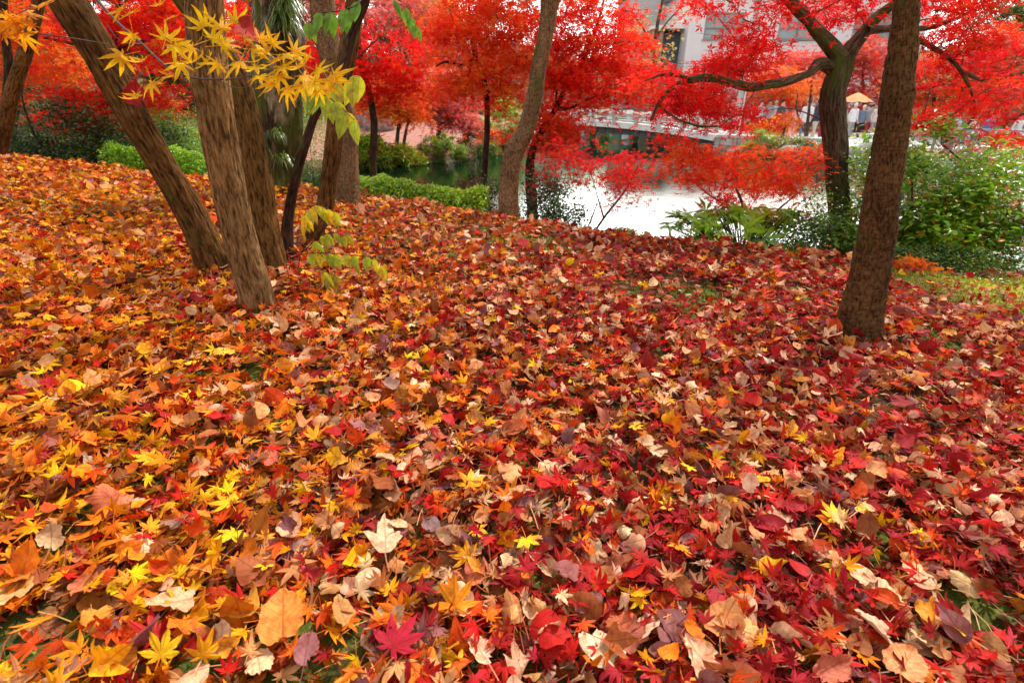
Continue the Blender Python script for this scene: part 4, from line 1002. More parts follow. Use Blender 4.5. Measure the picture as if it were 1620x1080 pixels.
def bridge():
    t = empty('stone_bridge', (1.0, 29.5, WATER_Z), 'pale granite footbridge with gentle arch and square posted railing', 'bridge')
    a = np.array([.6, 30.2]); b = np.array([9.5, 25.0]); L = np.linalg.norm(b - a); d = (b - a) / L; ang = math.atan2(d[1], d[0]); nrm = np.array([-d[1], d[0]])
    def zc(s): return -.35 + .14 * (1 - (2 * s / L - 1) ** 2) - .40 * (s / L) ** 2
    n = 24
    deck, beam = MB(), MB(); edges = {-1: MB(), 1: MB()}
    for i in range(n):
        s0, s1 = L * i / n, L * (i + 1) / n; sm = (s0 + s1) / 2; z = zc(sm); sl = math.atan2(zc(s1) - zc(s0), s1 - s0)
        c = a + d * sm; T = np.array([[math.cos(sl), 0, -math.sin(sl)], [0, 1, 0], [math.sin(sl), 0, math.cos(sl)]])
        deck.box((*c, z), (L / n / math.cos(sl) + .01, 2.0, .14), ang, tilt=T)
        for sd in (-1, 1):
            edges[sd].box((*(c + nrm * sd * 1.06), z + .03), (L / n / math.cos(sl) + .01, .16, .26), ang, tilt=T)
        beam.box((*c, z - .24), (L / n - .03, 1.9, .32), ang, tilt=T)
    deck.build('deck', M_STONE, t, False); mk_ = simple('granite_pale', (.9, .9, .86), .8, .15, 4, .3); [edges[q_].build('kerb', mk_, t, False) for q_ in (-1, 1)]; beam.build('beam', M_STONE_D, t, False)
    for sd in (-1, 1):
        rl = MB(); lr = MB()
        for i in range(n):
            s0, s1 = L * i / n, L * (i + 1) / n; sm = (s0 + s1) / 2; sl = math.atan2(zc(s1) - zc(s0), s1 - s0)
            c = a + d * sm + nrm * sd * 1.06; T = np.array([[math.cos(sl), 0, -math.sin(sl)], [0, 1, 0], [math.sin(sl), 0, math.cos(sl)]])
            rl.box((*c, zc(sm) + .50), (L / n / math.cos(sl) + .01, .18, .13), ang, tilt=T)
            lr.box((*c, zc(sm) + .24), (L / n / math.cos(sl) + .01, .07, .06), ang, tilt=T)
        rl.build('handrail', M_STONE, t, False); lr.build('lower_rail', M_STONE, t, False)
        for k in range(10):
            s = L * (k + .25) / 9.6
            if s > L: continue
            c = a + d * s + nrm * sd * 1.06; p_ = MB(); p_.box((*c, zc(s) + .30), (.2, .22, .5), ang); p_.box((*c, zc(s) + .585), (.24, .26, .06), ang)
            p_.build('post', M_STONE, t, False)
    for s in (1.6, 3.9, 6.2):
        for sd in (-.7, .7):
            c = a + d * s + nrm * sd; p_ = MB()
            tube(p_, np.array([[c[0], c[1], -1.9], [c[0], c[1], -.9], [c[0], c[1], zc(s) - .36]]), [.17, .16, .16], 14, .3); p_.build('pier', M_STONE, t)
        c = a + d * s; p_ = MB(); p_.box((*c, zc(s) - .48), (.32, 2.1, .2), ang); p_.build('pier_cap', M_STONE, t, False)
bridge()

def building():
    Y = 45.0; m_w = simple('white_siding', (.90, .92, .95), .6, .04, 1.0)
    m_f = simple('window_frame', (.32, .34, .34), .5, .1); m_g = simple('window_glass', (.32, .42, .42), .12, .2, 1.0, spec=.8)
    m_r = simple('roof_slate', (.25, .27, .3), .6, .2); m_br = simple('brown_wall', (.36, .22, .18), .8, .15, 2); m_dk = simple('dark_recess', (.10, .11, .13), .8, .2)
    x0 = P(1095, 0, Y)[0]; x1 = P(1480, 0, Y)[0]; zt = P(0, -18, Y)[2]; zb = -1.0; z85 = P(1100, 88, Y)[2]
    t = empty('building', ((x0 + x1) / 2, Y, zb), 'white panelled building with metal framed windows beyond the pond', 'building')
    wins = []
    for (a, b, c, d) in [(1118, 1173, 20, 62), (1237, 1292, 20, 62), (1356, 1410, 20, 62)]:
        A = P(a, c, Y); B = P(b, d, Y); wins.append((A[0], B[0], B[2], A[2]))
    # wall as panels around the openings
    mb = MB(); D = 8
    zs = (wins[0][2], wins[0][3]); xs = [x0] + [v for w in wins for v in w[:2]] + [x1]
    def panel(xa, xb, za, zb_):
        mb.box(((xa + xb) / 2, Y + .15, (za + zb_) / 2), (xb - xa, .3, zb_ - za))
        k = int((xb - xa) / .55)
        for i in range(1, k + 1): mb.box((xa + (xb - xa) * i / (k + 1), Y - .012, (za + zb_) / 2), (.035, .03, zb_ - za - .01))
    panel(x0, x1, zb, zs[0]); panel(x0, x1, zs[1], zt)
    for i in range(0, len(xs), 2): panel(xs[i], xs[i + 1], zs[0], zs[1])
    for x in (x0 + .15, x1 - .15): mb.box((x, Y + .3 + D / 2, (zb + zt) / 2), (.3, D, zt - zb))
    mb.build('wall', m_w, t, False)
    mb = MB(); mb.box(((x0 + x1) / 2, Y + D / 2, zt + .18), (x1 - x0 + .8, D + 1, .3)); mb.build('roof', m_r, t, False)
    for (xa, xb, za, zb_) in wins:
        W_ = xb - xa; Hh = zb_ - za; mb = MB()
        for x, w in ((xa + .05, .1), (xb - .05, .1), (xa + W_ * .5, .09)): mb.box((x, Y + .06, (za + zb_) / 2), (w, .14, Hh))
        for z, h in ((za + .04, .08), (zb_ - .04, .08), (za + Hh * .42, .07)): mb.box(((xa + xb) / 2, Y + .058, z), (W_ - .2, .12, h))
        for x in (xa + W_ * .25, xa + W_ * .75): mb.box((x, Y + .065, za + Hh * .71), (.05, .1, Hh * .54))
        f = mb.build('window', m_f, t, False)
        mb = MB(); mb.box(((xa + xb) / 2, Y + .12, (za + zb_) / 2), (W_ - .1, .02, Hh - .06)); g = mb.build('pane', m_g, t, False)
        g.parent = f; 
        mb = MB(); mb.box(((xa + xb) / 2, Y - .06, za - .05), (W_ + .12, .16, .07)); s_ = mb.build('sill', m_f, t, False); s_.parent = f
    # annex
    xa = P(1038, 0, Y + 1)[0]; xm = P(1056, 0, Y + 1)[0]
    t2 = empty('annex', ((xa + x0) / 2, Y + 1, zb), 'brown walled annex with dark recess left of the white building', 'building')
    za = P(0, 46, Y + 1)[2]
    mb = MB(); mb.box(((xa + xm) / 2, Y + 3, (zb + za) / 2), (xm - xa, 4, za - zb)); mb.build('wall', m_br, t2, False)
    mb = MB(); mb.box(((xm + x0) / 2 + .01, Y + 3.6, (zb + za) / 2 - .1), (x0 - xm, 3.6, za - zb - .2)); mb.build('recess', m_dk, t2, False)
    mb = MB(); mb.box(((xa + x0) / 2, Y + 3, za + .12), (x0 - xa + .1, 4.4, .24)); mb.build('roof', m_w, t2, False)
    # grey flat-roofed house far left centre
    for (px0, px1, pyt, pyb, Yh, lab) in [(1075, 1092, 0, 40, 52, 'pale grey flat roofed block far behind the annex')]:
        A = P(1000, -10, Yh); B = P(1092, 40, Yh); t3 = empty('distant_block', ((A[0] + B[0]) / 2, Yh, -1), lab, 'building')
        mb = MB(); mb.box(((A[0] + B[0]) / 2, Yh + 3, (A[2] - 1) / 2), (B[0] - A[0], 6, A[2] + 1)); mb.build('wall', simple('grey_render', (.5, .5, .5), .8, .1, 1), t3, False)
        mb = MB(); mb.box(((A[0] + B[0]) / 2, Yh + 3, A[2] + .1), (B[0] - A[0] + .5, 6.5, .2)); mb.build('roof', m_r, t3, False)
building()

def pole():
    t = empty('lamp_post', (P(1163, 200, 25.6)[0], 25.6, -1.0), 'tall two tone grey post at the path edge by the bridge end', 'post')
    x = t.location.x; mb = MB(); tube(mb, np.array([[x, 25.6, -1.05], [x, 25.6, 1.0], [x + .05, 25.6, 4.6]]), [.13, .12, .10], 16, .4); mb.build('pole', simple('post_grey', (.45, .46, .48), .6, .15, 3), t)
    mb = MB(); tube(mb, np.array([[x + .17, 25.52, -1.0], [x + .17, 25.52, 2.2]]), [.035, .035], 8, .5); mb.build('conduit', simple('pale_pipe', (.75, .76, .78), .5, .05), t)
    mb = MB(); mb.box((x + .05, 25.3, 4.62), (.3, .8, .12)); mb.build('lamp_head', m_ := simple('lamp_grey', (.5, .5, .5), .5, .1), t, False)
pole()
def parasol():
    p = P(1357, 150, 31.0); t = empty('parasol', (p[0], p[1], -1.0), 'pale orange open parasol above the crowd', 'parasol')
    top = P(1357, 146, 31.0)[2]; low = P(1357, 162, 31)[2]; R = W(24, 31); n = 8; mb = MB()
    V = [(p[0], p[1], top)] ; 
    for ring, (rr, zz) in enumerate([(.5, .42), (1.0, 1.0)]):
        for i in range(n * 4):
            a = 2 * PI * i / (n * 4); s = 1 - .05 * (1 - abs(math.cos(a * n / 2)))
            V.append((p[0] + R * rr * s * math.cos(a), p[1] + R * rr * s * math.sin(a), top + (low - top) * zz + (.05 * (1 - abs(math.cos(a * n / 2))) if rr == 1 else 0)))
    m = n * 4; F3 = [(0, 1 + i, 1 + (i + 1) % m) for i in range(m)]; F4 = [(1 + i, 1 + m + i, 1 + m + (i + 1) % m, 1 + (i + 1) % m) for i in range(m)]
    mb.add(V, F3, (.95, .52, .22)); mb.add(V, F4, (.95, .52, .22)); mb.build('canopy', leaf_mat('parasol_cloth', 'plain', .4, .7), t, False)
    mb = MB(); tube(mb, np.array([[p[0], p[1], -1.0], [p[0], p[1], top + .05]]), [.03, .03], 8, .5); mb.build('pole', simple('wood_pole', (.35, .2, .1), .6), t)
    mb = MB()
    for i in range(8):
        a = 2 * PI * i / 8; tube(mb, np.array([[p[0], p[1], top - .03], [p[0] + R * .96 * math.cos(a), p[1] + R * .96 * math.sin(a), low - .01]]), [.012, .01], 5, .5)
    mb.build('ribs', simple('wood_rib', (.4, .25, .12), .6), t)
parasol()
def lattice_fence():
    a = P(1478, 225, 19.5); b = P(1640, 225, 17.8); z0 = -1.0; z1 = P(1530, 208, 18.8)[2]
    t = empty('lattice_fence', (a[0], a[1], z0), 'brown bamboo lattice fence with a flat rail behind the shrub at right', 'fence')
    A = a[:2]; B = b[:2]; L = np.linalg.norm(B - A); d = (B - A) / L; ang = math.atan2(d[1], d[0]); mb = MB(); h = z1 - z0
    m = simple('bamboo', (.34, .24, .17), .7, .3, 8)
    k = int(L / .14)
    for sgn in (1, -1):
        for i in range(-8, k + 8):
            s0 = i * L / k; s1 = s0 + sgn * h * .9; za, zb = z0, z1
            if s0 < 0 or s0 > L: continue
            if s1 < 0: zb = z0 + h * (s0 / (h * .9)); s1 = 0
            if s1 > L: zb = z0 + h * ((L - s0) / (h * .9)); s1 = L
            o = np.array([-d[1], d[0]]) * sgn * .014
            tube(mb, np.array([[*(A + d * s0 + o), za], [*(A + d * s1 + o), zb]]), [.014, .014], 5, 2)
    mb.build('lattice', m, t)
    mb = MB(); mb.box((*((A + B) / 2), z1 + .04), (L + .1, .12, .08), ang); mb.build('top_rail', simple('rail', (.42, .38, .42), .6, .2), t, False)
    for i in range(6):
        c = A + d * L * i / 5; mb = MB(); mb.box((*c, (z0 + z1) / 2), (.09, .09, h + .1), ang); mb.build('post', m, t, False)
lattice_fence()

def rock(mb, c, s, seed, rng):
    n, k = 14, 9; V = []
    for i in range(k + 1):
        ph = PI * i / k
        for j in range(n):
            th = 2 * PI * j / n; d = np.array([math.sin(ph) * math.cos(th), math.sin(ph) * math.sin(th), math.cos(ph)]); V.append(d)
    V = np.array(V); r = .75 + .6 * (fnoise(V[:, 0] * 1.6 + seed, V[:, 1] * 1.6, V[:, 2] * 1.6, seed, 3) - .3)
    V = V * r[:, None] * np.array(s) + c; i = np.arange(k)[:, None] * n; j = np.arange(n)[None]; j2 = (j + 1) % n
    mb.add(V, np.stack([i + j, i + n + j, i + n + j2, i + j2], -1).reshape(-1, 4))
rk = np.random.default_rng(4)
M_ROCK = simple('rock', (.26, .24, .22), .9, .45, 2.5, .9)
for (px, py, Y, w, h, lab) in [(600, 195, 27, .9, .7, 'upright grey garden boulder at left on the far bank'), (578, 190, 28, .8, .75, 'tall grey boulder partly behind the grey tree trunk'), (622, 196, 28.5, .6, .5, 'smaller dark rock to the right of the far boulders'),
      (1255, 246, 20.5, .9, .35, 'flat mossy rock at the pond edge below the crowd'), (1285, 250, 19.8, .7, .3, 'low grey rock right of the flat mossy one'), (1375, 220, 20.5, .8, .45, 'pale rock between the two right trunks'), (1358, 228, 20.2, .5, .3, 'small rock below the pale one between the right trunks')]:
    p = P(px, py, Y); p[2] = float(H(p[0], p[1])); p[2] = max(p[2], -1.15); mb = MB(); rock(mb, p + [0, 0, h * .35], (w, w * .8, h), int(px), rk); tag(mb.build('boulder', M_ROCK, origin=p), lab, 'rock')
p = P(590, 196, 24.5)
# small garden spot lamps on the far bank
for (px, py, lab) in [(716, 214, 'small white garden lamp between the two round shrubs'), (606, 219, 'small white garden lamp at the foot of the orange maple')]:
    q = P(px, py, 20.5); q[2] = float(H(q[0], q[1])); t = empty('garden_lamp', q, lab, 'lamp'); mb = MB(); tube(mb, np.array([[*q[:2], q[2] - .05], [*q[:2], q[2] + .25]]), [.02, .02], 8, .2); mb.build('stake', M_ROCK, t)
    mb = MB(); tube(mb, np.array([[q[0], q[1], q[2] + .25], [q[0] - .05, q[1] - .1, q[2] + .36]]), [.10, .13], 12, .05); mb.build('head', simple('lamp_white', (.8, .8, .8), .4, .02), t)

# ================================================================== SHRUBS
GR1 = (.11, .27, .015); GR2 = (.22, .44, .02); GR3 = (.05, .13, .02); GR4 = (.42, .50, .02); BR2 = (.30, .14, .04); DG = (.02, .055, .018); LG = (.38, .62, .03)
def bush(name, label, c, rx, ry, h, n, leaf, cols, weights, tmpl=None, seed=0, clumps=40, cat='shrub', m=None, sharp=.16, group=None, stems=5, stem_r=.012, droop=0, kind=None, shell=.75, tl=.8):
    rng = np.random.default_rng(500 + seed); c = np.array(c, float); z = float(H(c[0], c[1])); z = max(z, WATER_Z + .02); c = np.array([c[0], c[1], z])
    t = empty(name, c, label, cat, group); mb = MB()
    th = rng.uniform(0, 2 * PI, clumps); ph = np.arccos(1 - rng.random(clumps) * 1.05); rr = shell + (1.02 - shell) * rng.random(clumps)
    cc = c + np.stack([rx * rr * np.sin(ph) * np.cos(th), ry * rr * np.sin(ph) * np.sin(th), h * rr * np.maximum(.05, np.cos(ph) * .96 + .04)], 1)
    cs = rng.uniform(.6, 1.3, clumps) * sharp * (rx + ry + h) / 1.5
    i = rng.integers(0, clumps, n); off = rng.normal(0, .5, (n, 3)) * cs[i][:, None] * [1, 1, .75]
    pos = cc[i] + off; pos[:, 2] = np.maximum(pos[:, 2], z + .01)
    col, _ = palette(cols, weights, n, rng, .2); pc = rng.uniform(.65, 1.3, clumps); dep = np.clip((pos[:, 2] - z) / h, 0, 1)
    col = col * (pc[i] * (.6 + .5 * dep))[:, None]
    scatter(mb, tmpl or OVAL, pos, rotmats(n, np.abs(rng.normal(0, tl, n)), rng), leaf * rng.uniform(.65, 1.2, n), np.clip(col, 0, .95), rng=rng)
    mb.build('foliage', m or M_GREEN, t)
    if stems:
        sm = MB()
        for k in range(stems):
            e = cc[int(rng.integers(clumps))]; b = c + rng.normal(0, .08, 3) * [1, 1, 0] * rx * 2; tube(sm, np.array([b - [0, 0, .05], (b + e) / 2 + rng.normal(0, .05, 3), e]), [stem_r, stem_r * .7, stem_r * .3], 6, .1)
        sm.build('stems', M_TWIG, t)
    return t
def px_bush(name, label, px, Y, wpx, hpx, n, leaf, cols, weights, ydepth=None, top=None, **k):
    p = P(px, 300, Y); r = W(wpx / 2, Y); h = W(hpx, Y) if top is None else P(px, top, Y)[2] - float(H(p[0], Y))
    return bush(name, label, (p[0], Y), r, ydepth or r * .8, h, n, leaf, cols, weights, **k)
# near shore strip of clipped bright groundcover
def strip_cover(name, label, pts, hw, h, n, leaf, cols, weights, seed=0, tmpl=None, cat='ground cover', m=None):
    rng = np.random.default_rng(700 + seed); pts = np.array(pts, float); cum = np.concatenate([[0], np.cumsum(np.linalg.norm(np.diff(pts[:, :2], axis=0), axis=1))])
    u = rng.random(n) * cum[-1]; x = np.interp(u, cum, pts[:, 0]); y = np.interp(u, cum, pts[:, 1]); v = rng.normal(0, .5, n)
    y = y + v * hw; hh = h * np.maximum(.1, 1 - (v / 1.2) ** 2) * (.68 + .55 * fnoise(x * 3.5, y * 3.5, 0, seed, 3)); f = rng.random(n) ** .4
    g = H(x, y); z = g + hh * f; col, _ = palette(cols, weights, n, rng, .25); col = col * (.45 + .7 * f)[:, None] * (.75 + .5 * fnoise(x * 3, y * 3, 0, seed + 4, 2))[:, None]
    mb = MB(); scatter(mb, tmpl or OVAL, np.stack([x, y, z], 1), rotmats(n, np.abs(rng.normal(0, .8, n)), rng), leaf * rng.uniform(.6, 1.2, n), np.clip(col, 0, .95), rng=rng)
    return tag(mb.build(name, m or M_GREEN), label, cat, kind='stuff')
strip_cover('groundcover', 'bright green clipped groundcover along the slope crest by the pond', [P(478, 0, 6.0), P(560, 0, 5.9), P(640, 0, 5.7), P(700, 0, 5.5), P(765, 0, 5.3)], .34, .40, 30000, .036, [GR2, LG, (.5, .7, .03), GR1, GR4, BR2], [3, 4, 2, 1, 1.5, .5], 1)
strip_cover('groundcover', 'bright yellow green fern cover beneath the left evergreens', [P(95, 0, 7.0), P(180, 0, 6.9), P(250, 0, 6.7), P(345, 0, 6.6)], .30, .55, 26000, .034, [LG, GR2, GR1], [3, 3, 1], 2)
strip_cover('groundcover', 'glossy dark groundcover below the right shrub', [P(1440, 0, 4.35), P(1500, 0, 4.3), P(1560, 0, 4.2), P(1680, 0, 4.0)], .42, .26, 24000, .026, [GR3, GR1, (.10, .2, .08), GR4, BR2], [3, 3, 2, .8, .5], 3)
px_bush('low_shrub', 'small yellow green shrub at the crest in front of the white water', 995, 4.75, 66, 26, 3000, .026, [GR4, (.5, .42, .03), GR2, (.55, .25, .03)], [3, 2, 2, 1], seed=1, top=360)
px_bush('evergreen_shrub', 'dark evergreen shrub at the foot of the pale crest trunk', 850, 5.5, 120, 62, 6500, .036, [DG, GR3, (.28, .05, .03), GR1], [4, 4, 1, 1], seed=2, sharp=.2, top=272)
px_bush('evergreen_shrub', 'lower dark shrub spilling right of the pale crest trunk', 895, 5.1, 80, 36, 2600, .034, [DG, GR3, GR1], [3, 4, 1.5], seed=3, sharp=.22, top=308)
px_bush('evergreen_shrub', 'little dark shrub left of the pale crest trunk', 775, 5.6, 55, 36, 1800, .034, [DG, GR3, (.3, .06, .03)], [4, 3, 1], seed=4, sharp=.22, top=275)
# right: nandina like shrub
cN = P(1470, 300, 4.6)
bush('nandina_shrub', 'large glossy green shrub with orange tints behind the thick right trunk', (cN[0], 4.75), 1.02, .75, 1.45, 25000, .062, [(.22, .50, .02), GR2, GR1, LG, (.85, .26, .02)], [4, 4, 2, 2.4, 1.0], tmpl=OVAL, seed=5, clumps=120, sharp=.11, stems=14, stem_r=.02, shell=.35, tl=.6)
cN = P(1400, 300, 4.7)
bush('nandina_shrub', 'narrow dark green shrub between the two right trunks', (P(1300, 300, 4.55)[0], 4.5), .32, .3, .74, 2400, .036, [GR3, GR1, GR2, DG], [4, 3, 1.5, 2], seed=6, clumps=60, sharp=.14, stems=8, shell=.35)
bush('nandina_shrub', 'light green arching shrub reaching out of the right edge', (P(1600, 300, 4.5)[0], 4.6), .75, .6, 1.28, 14000, .038, [GR2, LG, GR1, (.78, .2, .03)], [4, 3, 3, 1.2], seed=7, clumps=90, sharp=.11, stems=8, shell=.4)
crown_tree('maple_sapling', 'tiny orange maple seedling at the foot of the right shrub', 'maple sapling', [(1452, 440, 4), (1455, 428, 3), (1458, 418, 2)], 3.75, M_TWIG,
    [(1455, 425, 28, 12, 10), (1485, 437, 22, 6, 5), (1440, 412, 14, 8, 4)], [(.88, .22, .02), R4], [3, 1], seed=30, leaf=.022, per=50, pad=.10, seg=6, Yj=.12, twig_r=.002)
# leafy aralia at the water edge
def aralia():
    rng = np.random.default_rng(8); base = P(1180, 385, 4.8); base[2] = float(H(base[0], base[1])); t = empty('aralia', base, 'broad fingered bright green aralia under the low scarlet maple', 'shrub')
    mb = MB(); sm = MB()
    star9 = [star(7, 90 + s, fat=.25) for s in range(4)]
    n = 85; a = rng.uniform(0, 2 * PI, n); r = np.sqrt(rng.random(n)) * .62; zt_ = P(1180, 318, 4.8)[2] - float(H(base[0], base[1])); h = zt_ * (.62 + .38 * rng.random(n) * (1 - r))
    e = base + np.stack([r * np.cos(a) * 1.25, r * np.sin(a) * .7, h], 1)
    for k in range(n): tube(sm, np.array([base + rng.normal(0, .03, 3), (base + e[k]) / 2 + [0, 0, .06], e[k]]), [.006, .005, .004], 5, .15)
    col, _ = palette([LG, (.30, .60, .04), GR2, GR1], [4, 3, 2, .6], n, rng); scatter(mb, star9, e, rotmats(n, np.abs(rng.normal(.5, .4, n)), rng), rng.uniform(.15, .24, n), col, rng=rng)
    sm.build('stems', M_STALK, t); mb.build('foliage', M_GREEN, t)
aralia()
px_bush('low_shrub', 'rusty green low shrub left of the aralia', 1128, 4.6, 95, 42, 5200, .032, [GR1, GR2, BR2, (.35, .16, .03), LG], [3, 2, 1.2, .8, 1], seed=8, top=362)
px_bush('low_shrub', 'white flecked green low shrub right of the aralia', 1265, 4.5, 95, 30, 3600, .026, [GR2, GR1, LG, GR4], [3, 2, 2, 1], seed=9, top=376)
px_bush('low_shrub', 'glossy dark low shrub directly below the aralia', 1205, 4.45, 90, 34, 3200, .034, [GR3, GR1, DG], [3, 3, 1], seed=10, top=374)
# left evergreens
px_bush('evergreen_shrub', 'dark evergreen thicket behind the leaning trunk', 150, 7.7, 190, 125, 15000, .05, [DG, GR3, (.03, .08, .02), (.30, .10, .03), GR1], [5, 5, 3, .8, 1], seed=11, clumps=130, top=165)
px_bush('evergreen_shrub', 'dark green broadleaf shrub right of the thicket behind the trunks', 265, 7.6, 130, 105, 8500, .05, [GR3, GR1, DG, (.35, .12, .03)], [4, 3, 3, .6], seed=12, clumps=110, top=185)
px_bush('conifer_shrub', 'feathery bright green shrub seen between the leaning and ridged trunks', 285, 8.9, 130, 120, 20000, .055, [(.22, .46, .03), (.34, .6, .05), GR2], [4, 3, 2], seed=13, clumps=130, tmpl=THIN, top=150)
px_bush('conifer_shrub', 'tall blue green conifer at far left behind the edge trunks', 105, 10.5, 190, 230, 20000, .055, [(.02, .08, .03), GR3, GR1], [4, 3, 2], seed=14, clumps=110, tmpl=THIN)
px_bush('evergreen_shrub', 'dense dark shrub closing the gap at the left pond end', 225, 9.6, 260, 120, 22000, .06, [DG, GR3, GR1, GR2], [2, 4, 3, 1], seed=31, clumps=120, top=190)
px_bush('round_shrub', 'light green shrub on the pond bank seen between the old tree and the crooked trunk', 487, 15.5, 110, 75, 9000, .06, [GR2, LG, GR1, BR2], [3, 2, 2, .6], seed=32, clumps=90, top=160)
px_bush('round_shrub', 'dark green shrub on the bank behind the old mossy tree', 420, 14.5, 120, 80, 7000, .06, [GR3, GR1, GR2], [3, 2, 1], seed=33, clumps=70, top=150)
px_bush('evergreen_shrub', 'low dark shrub at the left edge behind the slope', 20, 8.2, 110, 70, 5000, .05, [DG, GR3, BR2, GR1], [4, 3, 1, 1], seed=15, clumps=60, top=185)
px_bush('conifer_shrub', 'green shrub glimpsed left of the old mossy trunk', 385, 10.5, 90, 110, 6000, .05, [GR2, GR1, LG], [3, 3, 1], seed=16, clumps=60)
# far bank plants
px_bush('round_shrub', 'rounded clipped shrub at the far shore, left of the pair', 700, 19.6, 82, 40, 9000, .07, [GR1, GR2, GR4, BR2], [3, 3, 2, 1], seed=17, clumps=90, sharp=.09)
px_bush('round_shrub', 'taller rounded clipped shrub at the far shore, right of the pair', 757, 21.6, 74, 54, 9000, .07, [GR2, GR4, GR1, BR2], [3, 2, 2, 1], seed=18, clumps=90, sharp=.09)
px_bush('lily_clump', 'strappy green and orange lily clump on the far shore', 590, 17.9, 70, 42, 5200, .26, [GR2, LG, (.62, .28, .04), GR4, GR1], [3, 2, 1.8, 1, 1], seed=19, clumps=60, tmpl=THIN, sharp=.15)
px_bush('lily_clump', 'lower strappy lily clump right of the taller orange one', 637, 18.6, 66, 26, 3600, .24, [LG, GR2, (.6, .25, .04), GR4], [3, 2, 1.5, 1], seed=20, clumps=50, tmpl=THIN, sharp=.15)
px_bush('round_shrub', 'bright lime shrub behind the thin red maple trunk on the far bank', 800, 24.5, 62, 72, 7000, .09, [LG, (.42, .55, .04), GR2], [3, 3, 1], seed=21, clumps=60)
px_bush('round_shrub', 'dark green shrub at the water left of the bridge', 800, 24.0, 46, 30, 3000, .08, [GR1, GR3], [3, 2], seed=22)
px_bush('low_shrub', 'small round green shrub at the left end of the bridge', 942, 31.5, 40, 22, 2000, .1, [GR1, GR2], [2, 2], seed=23)
px_bush('low_shrub', 'spiky yellow green clump at the right end of the stone wall', 1190, 21.9, 56, 34, 3500, .11, [GR4, GR2, LG, (.6, .3, .03)], [3, 2, 2, .6], seed=24, tmpl=THIN, sharp=.15)
px_bush('low_shrub', 'brownish green mound below the standing visitors', 1240, 21.4, 80, 26, 4500, .08, [BR2, GR4, GR1, (.4, .2, .12)], [2, 2, 2, 1], seed=25)
px_bush('low_shrub', 'dark green pine mound over the water right of the brownish mound', 1270, 19.9, 60, 26, 3500, .07, [DG, GR3, GR1], [3, 3, 2], seed=26)
px_bush('low_shrub', 'olive mound at the path edge right of centre', 1290, 21.0, 50, 22, 2500, .08, [GR4, GR1, BR2], [2, 2, 1], seed=27)
px_bush('low_shrub', 'pale green mound in front of the lattice fence', 1445, 17.0, 70, 30, 3500, .08, [GR2, GR4, (.3, .3, .2)], [3, 2, 1], seed=28)

# far trees
crown_tree('orange_maple', 'orange maple with double grey trunk over the far lily clump', 'maple tree', [(628, 232, 7), (630, 205, 6), (633, 185, 6), (630, 165, 5), (620, 140, 4)], 18.8, B_FAR,
    [(600, 160, 40, 20, 22), (640, 170, 32, 22, 16), (585, 140, 40, 16, 12), (650, 140, 30, 15, 8)], [OR, R4, R2, (.88, .4, .06)], [4, 3, 1.5, 1], limbs=[[(638, 232, 6), (643, 205, 5, .2), (650, 180, 4, .3), (655, 160, 3, .3)]], seed=10, leaf=.085, per=130, pad=.55, seg=10)
crown_tree('pink_maple', 'rose pink weeping maple between the far round shrubs', 'maple tree', [(692, 222, 8), (695, 205, 7), (697, 190, 6), (694, 170, 5)], 21.5, B_FAR,
    [(680, 165, 32, 25, 20), (715, 185, 30, 22, 18), (700, 130, 35, 20, 16), (740, 195, 20, 14, 6), (725, 150, 30, 22, 10)], [PK, (.62, .08, .08), PK2, R2], [4, 2, 3, 1], seed=11, leaf=.09, per=130, pad=.6, seg=10)
FT = []   # background trees: copied in a loop from a few built ones
def far_tree(name, label, px, Y, wpx, top, cols, w, seed, leaf=.16, n=60, group=None):
    base = 205; cy = (top + 175) / 2; ry = (175 - top) / 2
    return crown_tree(name, label, 'tree', [(px, base, 8), (px + 3, 170, 7), (px, 120, 5), (px + 4, max(top + 30, 40), 3)], Y, B_FAR,
        [(px, cy, wpx / 2, ry, n), (px, cy - ry * .5, wpx / 3, ry * .5, n // 3)], cols, w, seed=seed, leaf=leaf, per=90, pad=1.0, seg=8, Yj=1.5, flat=.45, twig_r=.012, base_sink=.3)
far_tree('maple_tree', 'deep rose maple far behind the rocks at left centre', 640, 36, 190, -10, [PK, (.66, .08, .07), PK2, R2], [3, 3, 2, 1], 40)
far_tree('maple_tree', 'pale pink maple on the far slope above the weeping one', 730, 40, 170, 20, [PK2, (.72, .38, .32), PK], [3, 2, 2], 41)
far_tree('ginkgo_tree', 'yellow and orange tree top far behind the scarlet maple at upper centre', 675, 46, 130, -20, [(.85, .5, .08), OR, (.7, .6, .15)], [3, 2, 2], 42)
far_tree('maple_tree', 'brownish pink maple far left behind the crimson crown', 540, 38, 180, -40, [PK, R2, (.5, .3, .2)], [3, 2, 2], 43)
far_tree('maple_tree', 'dusty rose maple on the hill behind the crest trunk', 850, 42, 190, 60, [PK2, PK, (.5, .4, .25)], [3, 2, 2], 44)
far_tree('maple_tree', 'orange red maple behind the crowd near the lamp post', 1235, 32, 90, 110, [OR, R4, PK], [3, 2, 2], 45, leaf=.12, n=40)
far_tree('maple_tree', 'rose red maple above the crowd left of the forked maple', 1270, 36, 150, 80, [PK, (.74, .12, .10), R2], [3, 3, 2], 46, leaf=.14)
far_tree('maple_tree', 'crimson pink maple above the parasol between the right trunks', 1365, 35, 120, 60, [(.68, .10, .10), PK, (.76, .14, .05)], [3, 2, 1.5], 47, leaf=.14)
far_tree('maple_tree', 'orange maple right of the near right trunk', 1475, 30, 130, 90, [R4, OR, (.66, .10, .12), (.35, .3, .1)], [2, 2, 2, 1], 48, leaf=.13, n=70)
far_tree('maple_tree', 'red orange maple at the far right edge', 1590, 28, 170, 40, [(.72, .14, .08), R4, PK, (.3, .3, .1)], [3, 2, 2, 1], 49, leaf=.13, n=70)
